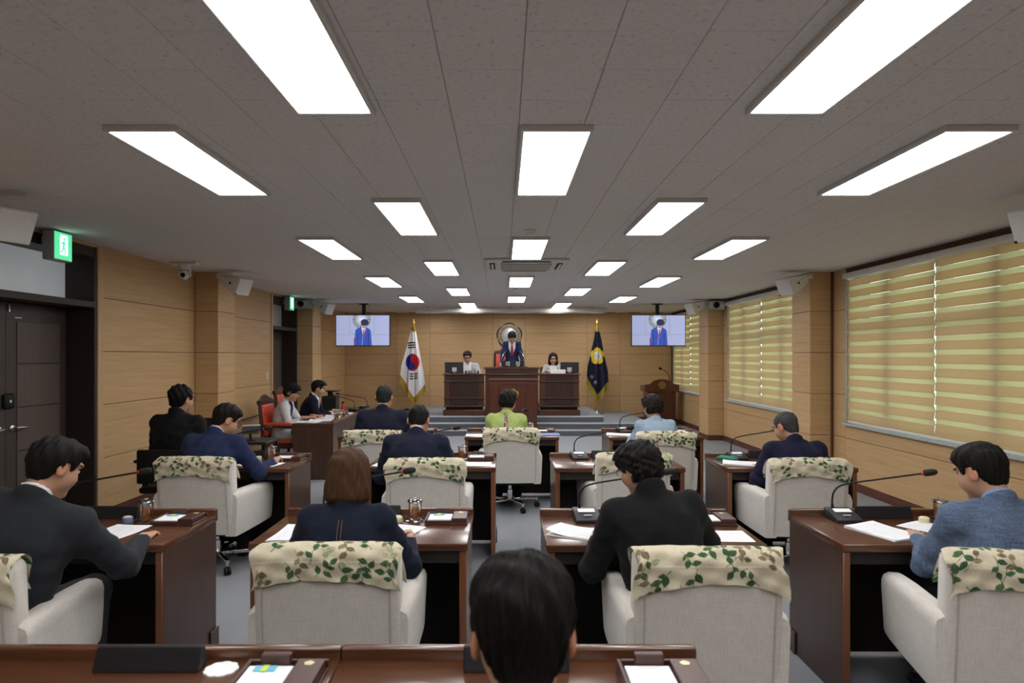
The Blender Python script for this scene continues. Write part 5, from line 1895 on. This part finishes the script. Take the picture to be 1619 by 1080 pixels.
# side podium by the right wall
o = empty('side_podium', (3.70, 15.9, 0)); tag(o, 'reddish wooden podium with arched top by the far right window', 'podium')
MB().box(-.33, .33, 0, .45, .06, .82).build('body', M['podium'], o)
MB().box(-.37, .37, -.03, .48, 0, .07, .006, 2).build('plinth', M['podium'], o)
arch = [(-.40, .79), (.40, .79), (.40, .955), (.33, .96)] + [(.26 * math.cos(t), .965 + .115 * math.sin(t)) for t in np.linspace(.12, PI - .12, 15)] + [(-.33, .96), (-.40, .955)]
MB().prism(arch, 'y', -.05, -.01, .004, 1).build('arched_front', M['podium'], o)
MB().box(-.40, .40, -.01, .48, .79, .93, .004, 1).build('top_box', M['podium'], o)
for a, b in ((-.30, -.27), (.27, .30)): MB().box(a, b, -.01, 0, .10, .78, .004, 1).build('moulding', M['podium'], o)
council_badge(o, (0, -.052, .945), .085, M['gold'])
o2 = empty('podium_microphone', (3.95, 16.15, .93)); tag(o2, 'black gooseneck microphone on the side podium', 'microphone')
MB().lathe([(.001, 0), (.03, 0), (.028, .015), (.001, .018)], 14).build('base', M['black'], o2, True)
MB().tube(bez([(0, 0, .01), (0, 0, .12), (-.04, -.02, .24), (-.12, -.04, .34), (-.20, -.05, .385)], 6), .008, 8).build('gooseneck', M['black'], o2, True)
MB().tube([(-.20, -.05, .385), (-.215, -.05, .39), (-.26, -.05, .405), (-.27, -.05, .41)], [.012, .03, .03, .01], 10).build('foam_head', M['black_matte'], o2, True)

# long staff table along the left -------------------------------------------
o = empty('staff_table', (-2.485, 8.92, 0)); tag(o, 'long dark staff table reaching away along the left side', 'table')
MB().box(-.275, .275, 0, 3.0, .70, .735, .005, 2).build('table_top', M['walnut_side'], o)
MB().box(-.265, .265, .005, .035, 0, .70, .002, 1).build('end_panel', M['walnut_side'], o)
MB().box(-.265, .265, 2.965, 2.995, 0, .70, .002, 1).build('end_panel', M['walnut_side'], o)
MB().box(.235, .262, .035, 2.965, 0, .70, .002, 1).build('long_panel', M['walnut_side'], o)
MB().box(.245, .275, 0, 3.0, .735, .765, .004, 1).build('edge_rail', M['walnut_edge'], o)

# ------------------------------------------------------------------ the desks, armchairs and what lies on the desks
ZD = DH
def dpos(dx, dy, lx, ly): return dx + lx, dy + ly
DESKS = {
 'A1': (-.985, 1.39, 'front walnut desk at bottom left with nobody behind it'),
 'A2': (.047, 1.39, 'front walnut desk at bottom before the nearest man'),
 'B1': (-2.10, 3.18, 'walnut desk of the man in charcoal suit at left'),
 'B2': (-.68, 3.20, 'walnut desk of the brown haired woman in navy'),
 'B3': (.72, 3.18, 'walnut desk of the woman in black jacket'),
 'B4': (2.10, 3.18, 'walnut desk of the man in grey blue jacket'),
 'C1': (-2.19, 5.36, 'walnut desk of the man in blue jacket before the staff table'),
 'C2': (-.57, 5.40, 'walnut desk of the navy suited man with white shirt collar'),
 'C3': (.925, 5.37, 'walnut desk with an empty armchair'),
 'C4': (2.28, 5.36, 'walnut desk with a green case near the right wall'),
 'D1': (-1.285, 7.42, 'far walnut desk of the tall grey haired man in navy'),
 'D2': (.098, 7.42, 'far walnut desk of the woman in lime green'),
 'D3': (1.67, 7.40, 'far walnut desk of the woman in pale blue'),
}
for k, (x, y, lb) in DESKS.items(): desk(x, y, lb)
CHAIRS = [
 (.03, 1.10, 0, 0, 'ivory armchair of the nearest man at the bottom edge'),
 (-2.11, 2.80, R(8), 1, 'ivory armchair cut by left edge under man in charcoal suit'),
 (-.69, 3.0, R(1), 2, 'large ivory armchair of the brown haired woman'),
 (.79, 2.94, R(-1), 1, 'large ivory armchair of the woman in black jacket'),
 (2.04, 2.87, R(-13), 0, 'ivory armchair cut by right edge under man in grey blue jacket'),
 (-2.21, 5.28, R(-4), 0, 'ivory armchair of the man in blue jacket at left'),
 (-.56, 5.22, R(1), 3, 'ivory armchair of the navy suited man with white collar'),
 (.97, 5.52, R(4), 2, 'empty ivory armchair right of the centre aisle'),
 (2.19, 5.22, R(0), 3, 'ivory armchair of the grey haired man near right wall'),
 (-1.29, 7.06, R(0), 1, 'ivory armchair of the tall grey haired man in navy'),
 (.075, 7.28, R(2), 3, 'ivory armchair of the woman in lime green, castors in view'),
 (1.58, 6.95, R(0), 2, 'ivory armchair of the woman in pale blue'),
]
for i, (x, y, rz, cv, lb) in enumerate(CHAIRS): armchair(x, y, rz, lb, cv, .35 + i * .7)
who = {'A1': 'the front left desk', 'A2': "the nearest man's desk", 'B1': 'the charcoal suited man\'s desk', 'B2': "the brown haired woman's desk", 'B3': "the black jacket woman's desk", 'B4': "the grey blue jacket man's desk",
       'C1': "the blue jacket man's desk", 'C2': "the white collared man's desk", 'C3': 'the empty armchair\'s desk', 'C4': 'the desk with the green case', 'D1': "the tall man's far desk", 'D2': "the lime green woman's desk", 'D3': "the pale blue woman's desk"}
def on(k, lx, ly): return DESKS[k][0] + lx, DESKS[k][1] + ly, ZD
for k in DESKS:
    x, y, z = on(k, -.01 if k[0] != 'B' else -.03, .535)
    nameplate(x, y, z, 0, 'black nameplate standing on ' + who[k])
    if k[0] != 'A':
        x, y, z = on(k, -.27, .49); mic(x, y, z, R({'B1': 4, 'B2': 3, 'B3': 2, 'B4': -2, 'C1': 5, 'C2': 2, 'C3': 6, 'C4': 4, 'D1': 0, 'D2': -4, 'D3': 8}[k]), 'black gooseneck microphone on ' + who[k])
    x, y, z = on(k, .385, .44)
    tr = tray(x, y, z, 0, 'brown memo tray on ' + who[k], k in ('A1', 'B1', 'B2', 'C2')); tr.scale = (.9, .9, .9)
for k, lid in (('B1', 1), ('B2', 1), ('B4', 1), ('C1', 1), ('C2', 1), ('D2', 1)):
    x, y, z = on(k, {'B2': .21, 'B1': .20, 'B4': .235}.get(k, .22), .46 if k != 'D2' else .40)
    cup(x, y, z, 'lidded glass of tea on ' + who[k] if lid else 'open glass on ' + who[k], bool(lid))
for k in ('B2', 'B4', 'C1'):
    x, y, z = on(k, .122, .42); tub(x, y, z, 'small cream coloured round tub on ' + who[k])
x, y, z = on('B1', .115, .43); tub(x, y, z, 'small blue round tub on ' + who['B1'], m_plain('blue_tub', (.20, .27, .48), .5))
PAPERS = [('A2', .30, .27, 3, .1, 'white sheet at bottom edge on ' + who['A2'], 1, False),
 ('B1', .17, .20, 1, -12, 'white sheet under the hand on ' + who['B1'], 1, False),
 ('B2', -.33, .17, 1, -4, 'thick white papers at left on ' + who['B2'], 1, True),
 ('B2', .14, .20, 1, -20, 'white sheet at right on ' + who['B2'], 0, False),
 ('B3', -.33, .19, 2, 62, 'loose curled papers at left on ' + who['B3'], 2, True),
 ('B3', -.05, .20, 1, 14, 'white sheet half under the arm on ' + who['B3'], 0, False),
 ('B3', .33, .15, 1, 88, 'white sheet at right on ' + who['B3'], 1, False),
 ('B4', -.20, .22, 1, 20, 'thick white papers at left on ' + who['B4'], 1, True),
 ('B4', .10, .28, 1, 30, 'white sheet before the man on ' + who['B4'], 0, False),
 ('C1', .24, .17, 1, 80, 'white sheet at right on ' + who['C1'], 0, False),
 ('C1', .05, .27, 1, 10, 'raised white sheet on ' + who['C1'], 2, False),
 ('C2', .33, .15, 1, 90, 'white sheet at right on ' + who['C2'], 1, False),
 ('C2', -.36, .17, 1, -6, 'white sheet at left on ' + who['C2'], 0, False),
 ('C4', -.33, .20, 1, 70, 'white papers beside the green case', 1, True),
 ('D1', -.36, .18, 1, 5, 'white sheet at left on ' + who['D1'], 0, False),
 ('D2', -.36, .17, 1, 90, 'white sheet at left on ' + who['D2'], 0, False),
 ('D2', .25, .33, 1, 90, 'white sheet at right on ' + who['D2'], 0, False),
 ('D3', -.36, .20, 1, 80, 'white papers at left on ' + who['D3'], 1, True)]
for k, lx, ly, q, a, lb, kind, stk in PAPERS:
    x, y, z = on(k, lx, ly); papers(x, y, z, R(a), lb, kind, stk)
def folder(k, lx, ly, rz, mat, label):
    x, y, z = on(k, lx, ly)
    o = empty('document_folder', (x, y, z), rz); tag(o, label, 'folder')
    MB().box(-.15, .15, -.105, .105, 0, .004, .001, 1).build('back_cover', mat, o); MB().box(-.145, .145, -.10, .10, .004, .010).build('pages', M['paper'], o)
    MB().box(-.15, .15, -.105, .105, .010, .014, .001, 1).build('front_cover', mat, o)
folder('D2', .38, .16, 0, M['paper_blue'], 'flat blue folder on ' + who['D2'])
o = empty('green_case', (*on('C4', -.38, .42)[:2], ZD), R(-35)); tag(o, 'glossy green case on the desk near the right wall', 'case')
MB().prism([(-.085, 0), (.085, 0), (.085, .012), (.05, .03), (-.06, .034), (-.085, .016)], 'y', -.045, .045, .006, 2).build('shell', M['green_pl'], o, True)
MB().box(-.086, .086, -.0465, .0465, .012, .0145).build('seam', M['black'], o)
x, y, z = on('B3', -.15, .46)
o = tag(MB().box(-.05, .05, -.04, .04, 0, .018, .003, 1).build('leather_case', m_plain('brown_leather', (.20, .085, .05), .5), None, loc=(x + .06, y, z), rot=(0, 0, .15)), 'small brown leather case beside the microphone of the black jacket woman', 'case')
# doily
x, y, z = on('A1', .195, .525)
mb = MB(); flower(mb, .047, .003, 9, lobe=.10, seg=90)
o = mb.build('doily', M['doily'] if 'doily' in M else M['paper'], None, loc=(x, y, z)); tag(o, 'pale scalloped paper doily on the front left desk', 'coaster')
MB().torus(.028, .0015, 30, 5).build('embossed_ring', M['paper'], o, True, loc=(0, 0, .003))

# things on the staff table
ZT2 = .735
for i, (x, y, rz, lb) in enumerate(((-2.60, 9.12, 85, 'nearest papers on the staff table'), (-2.50, 9.36, 95, 'open papers under the hands of the woman in white'), (-2.48, 9.66, 80, 'middle papers on the staff table'), (-2.44, 9.98, 95, 'papers left of the man at the staff table'), (-2.46, 10.45, 90, 'papers under the hands of the man at the staff table'))):
    papers(x, y, ZT2, R(rz), lb, i % 2, True)
cup(-2.33, 9.55, ZT2, 'nearer glass of tea on the staff table'); cup(-2.29, 9.78, ZT2, 'farther glass of tea on the staff table')
mic(-2.36, 10.9, ZT2, R(-200), 'gooseneck microphone near the far end of the staff table'); 
mic(-2.34, 11.5, ZT2, R(-150), 'gooseneck microphone at the far end of the staff table')
tr = tray(-2.40, 10.15, ZT2, R(-90), 'brown memo tray on the staff table', False); tr.scale = (.85, .85, .85)
o = empty('red_figurine', (-2.60, 11.1, ZT2)); tag(o, 'small red ornament on the staff table', 'ornament')
MB().lathe([(.001, 0), (.035, 0), (.038, .03), (.022, .07), (.026, .095), (.001, .12)], 14).build('body', M['red'], o, True)
MB().lathe([(.001, .11), (.018, .115), (.022, .135), (.001, .155)], 12).build('top_knob', M['black'], o, True)
o = empty('speaker_tower', (-3.12, 12.35, 0)); tag(o, 'black boxy tower with flat lid behind the staff table', 'speaker')
MB().box(-.13, .13, -.13, .13, 0, .90, .008, 2).build('cabinet', M['charcoal'], o)
MB().box(-.115, .115, -.136, -.130, .05, .85, .004, 1).build('grille', M['black_matte'], o)
MB().box(-.04, .04, -.04, .04, .90, .98).build('neck', M['black'], o)
MB().box(-.15, .15, -.15, .15, .98, .995, .003, 1).build('lid', M['black'], o)

# little technician table ahead of the man by the left wall
o = empty('side_table', (-2.95, 7.2, 0)); tag(o, 'small dark side table before the man by the left wall', 'table')
MB().box(-.45, .45, 0, .45, .68, .71, .004, 1).build('table_top', M['charcoal'], o)
for sx in (-.42, .42):
    for sy in (.03, .42): MB().box(sx - .015, sx + .015, sy - .015, sy + .015, 0, .68).build('leg', M['black'], o)
o = empty('small_monitor', (-3.13, 7.4, .71), R(0)); tag(o, 'small black monitor on the side table by the left wall', 'monitor')
MB().box(-.13, .13, -.012, .012, .08, .24, .004, 1).build('panel', M['black'], o)
MB().box(-.12, .12, -.0125, -.0115, .09, .23).build('screen', M['black_matte'], o)
MB().box(-.02, .02, -.01, .03, 0, .10).build('stand', M['black'], o); MB().box(-.08, .08, -.05, .06, 0, .01).build('foot', M['black'], o)
o = empty('tablet_stand', (-2.72, 7.35, .71), R(25)); tag(o, 'grey tilted tablet on a stand on the side table', 'tablet')
MB().box(-.09, .09, -.01, .01, -.006, .17, .004, 1, Matrix.Translation((0, 0, .08)) @ Matrix.Rotation(R(55), 4, 'X')).build('tablet', M['grey_pl'], o)
MB().box(-.012, .012, -.012, .012, 0, .12).build('stand', M['black'], o); MB().box(-.05, .05, -.05, .05, 0, .008).build('foot', M['black'], o)
# plain black office chair of the man by the wall
o = empty('office_chair', (-2.98, 6.24, 0)); tag(o, 'black office chair under the man by the left wall', 'chair')
MB().box(-.24, .24, -.22, .25, .40, .46, .025, 3).build('seat', M['black'], o, True)
MB().box(-.22, .22, -.29, -.25, .50, .80, .018, 3).build('backrest', M['black'], o, True)
MB().box(-.02, .02, -.29, -.24, .36, .55).build('back_bar', M['black'], o)
MB().lathe([(.001, .09), (.03, .09), (.025, .40), (.001, .40)], 12).build('column', M['black'], o, True)
for sx in (-1, 1):
    a = MB().box(sx * .29 - .03, sx * .29 + .03, -.15, .12, .66, .69, .01, 2); a.box(sx * .29 - .012, sx * .29 + .012, -.03, .03, .43, .66); a.build('armrest', M['black'], o)
for k in range(5):
    l = link('leg', CH['leg'], None, o, rot=(0, 0, 2 * PI * k / 5)); link('caster', CH['caster'], None, l)
# ------------------------------------------------------------------ the people
BLK = (.009, .008, .008)
J = lambda n, c, **k: m_cloth('jacket_' + n, c, **k)
navy = (.012, .016, .036)
lin = m_cloth('grey_blue_linen', (.085, .12, .19), .22, .95, 900, .30)
M['pants_grey'] = m_cloth('grey_trousers', (.035, .036, .040), .2)
person('person', (.035, 1.06, 0), 0, 'man seen from behind at bottom edge, only his dark head showing', 4, (14, 3), 'short', (.006, .005, .005), (.02, .02, .024), seed=11, hh=.0036, hands=((-.16, .52, .775), (.16, .52, .775)), scale=.985, hscale=1.0)
person('person', (-2.06, 2.74, 0), R(5), 'man in charcoal suit bent over his desk at left edge', 9, (26, -32), 'parted', BLK, jmat=J('charcoal', (.024, .027, .032)), seed=2, scale=1.01, hscale=.97, build=1.16, lean_side=15, knees=(.10, .20), hands=((-.02, .56, .745), (.38, .54, .738)), pose=('flat', 'grip'), hand_yaw=(-40, 5), trousers=M['pants_grey'])
navy_w = person('person', (-.685, 2.93, 0), 0, 'woman with brown bobbed hair in a navy jacket', 9, (14, 4), 'bob', (.070, .034, .018), jmat=J('navy_denim', (.010, .014, .028)), fem=True, seed=3, scale=.928, collar='round', hands=((-.20, .43, .80), (.22, .45, .80)), inner=M['trouser_dark'], build=1.06)
person('person', (.705, 2.92, 0), R(4), 'woman with short black permed hair and glasses in a black jacket', 14, (24, 30), 'perm', BLK, jmat=J('black', (.010, .010, .011)), fem=True, seed=4, scale=.972, hscale=.98, collar='high', lean_side=-5, hands=((-.20, .44, .775), (.22, .46, .775)), glasses=True, inner=M['trouser_dark'], build=1.12)
person('person', (2.15, 2.86, 0), R(-4), 'man in grey blue linen jacket at right edge', 10, (22, 26), 'short', BLK, jmat=lin, seed=5, scale=.955, build=1.12, lean_side=-3, hands=((-.16, .50, .775), (.20, .50, .775)), inner=m_cloth('blue_shirt', (.22, .33, .55), .1))
person('person', (-2.27, 5.19, 0), R(-6), 'man in blue jacket leaning over papers at left', 20, (30, -38), 'short', BLK, jmat=J('blue', (.020, .028, .075)), seed=6, scale=.985, build=1.1, lean_side=0, hands=((-.12, .50, .775), (.34, .50, .775)), glasses=True)
person('person', (-.675, 5.17, 0), 0, 'navy suited man with white shirt collar in the middle', 20, (34, -4), 'crop', BLK, jmat=J('navy2', (.011, .014, .030)), seed=7, scale=.985, build=1.12, hands=((-.16, .46, .775), (.20, .48, .775)))
person('person', (2.25, 5.14, 0), R(3), 'grey haired man in navy suit near the right wall', 16, (26, 26), 'crop', (.055, .055, .057), jmat=J('navy3', (.013, .013, .036)), seed=8, scale=.93, build=1.15, hands=((-.20, .46, .775), (.18, .46, .775)), glasses=True, inner=M['trouser_dark'])
person('person', (-1.24, 7.0, 0), R(2), 'tall man in navy suit with greying hair at a far desk', 8, (18, -6), 'crop', (.026, .026, .028), jmat=J('navy4', (.012, .014, .030)), seed=9, scale=1.015, build=1.15, hands=((-.18, .46, .74), (.20, .46, .74)), inner=M['trouser_dark'])
lime_w = person('person', (.035, 7.22, 0), R(-3), 'woman with short black hair in a lime green jacket', 10, (14, -14), 'pixie', BLK, jmat=J('lime', (.35, .44, .15)), fem=True, seed=10, scale=.965, collar='round', build=1.05, elbow=.12, hscale=1.06, hands=((-.16, .42, .79), (.16, .42, .79)))
person('person', (1.565, 6.9, 0), R(4), 'woman with curly dark hair in a pale blue jacket', 12, (16, 8), 'perm', (.016, .011, .010), jmat=J('pale_blue', (.30, .40, .52)), fem=True, seed=12, hscale=1.13, scale=.93, collar='round', build=1.08, hands=((-.18, .42, .80), (.18, .42, .80)))
person('person', (-2.985, 6.25, 0), R(-4), 'man in black suit sitting against the left wall', 2, (6, -16), 'spiky', BLK, jmat=J('black2', (.011, .011, .012)), seed=13, scale=1.03, build=1.06, collar='high', hands=((-.12, .36, .64), (.12, .36, .64)), glasses=True, inner=M['trouser_dark'])
person('person', (-3.10, 9.55, 0), R(-86), 'woman with glasses in a white jacket at the staff table', 10, (18, -4), 'pixie', BLK, jmat=J('white', (.56, .56, .60)), fem=True, seed=14, scale=.955, collar='round', hands=((-.10, .50, .80), (.14, .46, .80)), glasses=True, sleeve=.62, vopen=True, inner=m_cloth('navy_top', (.012, .016, .035)), trousers=m_cloth('light_skirt', (.42, .42, .45), .05))
person('person', (-3.05, 10.62, 0), R(-80), 'man in dark navy jacket reading at the staff table', 14, (16, 4), 'parted', BLK, jmat=J('navy5', (.010, .012, .026)), seed=15, scale=.96, build=1.2, hands=((-.14, .50, .78), (.16, .48, .78)))
person('person', (.205, 15.46, .60), PI, 'man in blue suit and red tie bowing at the dais desk', 13, (46, 0), 'parted', (.014, .012, .012), jmat=J('royal', (.022, .034, .090)), seed=16, hscale=1.12, scale=.95, seated=False, vopen=True, tie=m_cloth('red_tie', (.34, .018, .045)), hands=((-.25, .40, .845), (.25, .40, .845)), pose=('flat', 'flat'), hand_yaw=(-8, 8), build=.90)
person('person', (-.79, 15.36, .36), PI, 'man with glasses in a light grey vest at the left bench wing', 6, (20, 0), 'short', (.02, .018, .017), jmat=J('light_grey', (.42, .44, .47)), seed=17, scale=1.055, vopen=True, hands=((-.18, .44, .86), (.18, .44, .86)), glasses=True, build=1.05)
person('person', (1.125, 15.36, .36), PI, 'woman with long black hair in grey jacket at right bench wing', 6, (12, 0), 'long', BLK, jmat=J('tweed', (.40, .41, .42)), fem=True, seed=18, scale=1.02, collar='round', vopen=True, hands=((-.14, .42, .90), (.14, .42, .90)), glasses=True)
# silk scarf hanging down the back of the lime green jacket

M['thread'] = m_plain('tan_thread', (.20, .13, .07), .9)
for du in (-.008, .008):
    pts = back_points(navy_w, du, np.linspace(.06, .44, 24), .0015)
    MB().tube(pts, .0013, 5).build('stitching', M['thread'], navy_w, True)
pts = back_points(lime_w, [-.004 + .012 * math.sin(k * .3) * .5 for k in range(14)], np.linspace(.50, .29, 14), .010)
sc_ = MB().tube(pts, [.010, .014, .016, .014, .016, .019, .017, .020, .022, .019, .022, .020, .014, .006][:len(pts)], 9).mesh('scarf', True)
V_ = np.array([v.co for v in sc_.vertices])
cc = np.where((np.sin(V_[:, 2] * 150 + V_[:, 0] * 200) > .4)[:, None], (.30, .02, .03), np.where((np.sin(V_[:, 2] * 95 - V_[:, 0] * 160) > .2)[:, None], (.012, .014, .07), (.40, .36, .42)))
at = sc_.color_attributes.new('Col', 'FLOAT_COLOR', 'POINT')
c4 = np.ones((len(V_), 4), dtype=np.float32); c4[:, :3] = cc; at.data.foreach_set('color', c4.ravel())
sc_.materials.append(m_attr('scarf_silk', .5, .4)); link('scarf', sc_, None, lime_w)
for o_ in list(bpy.data.objects):
    if '_jacket' in o_: del o_['_jacket']
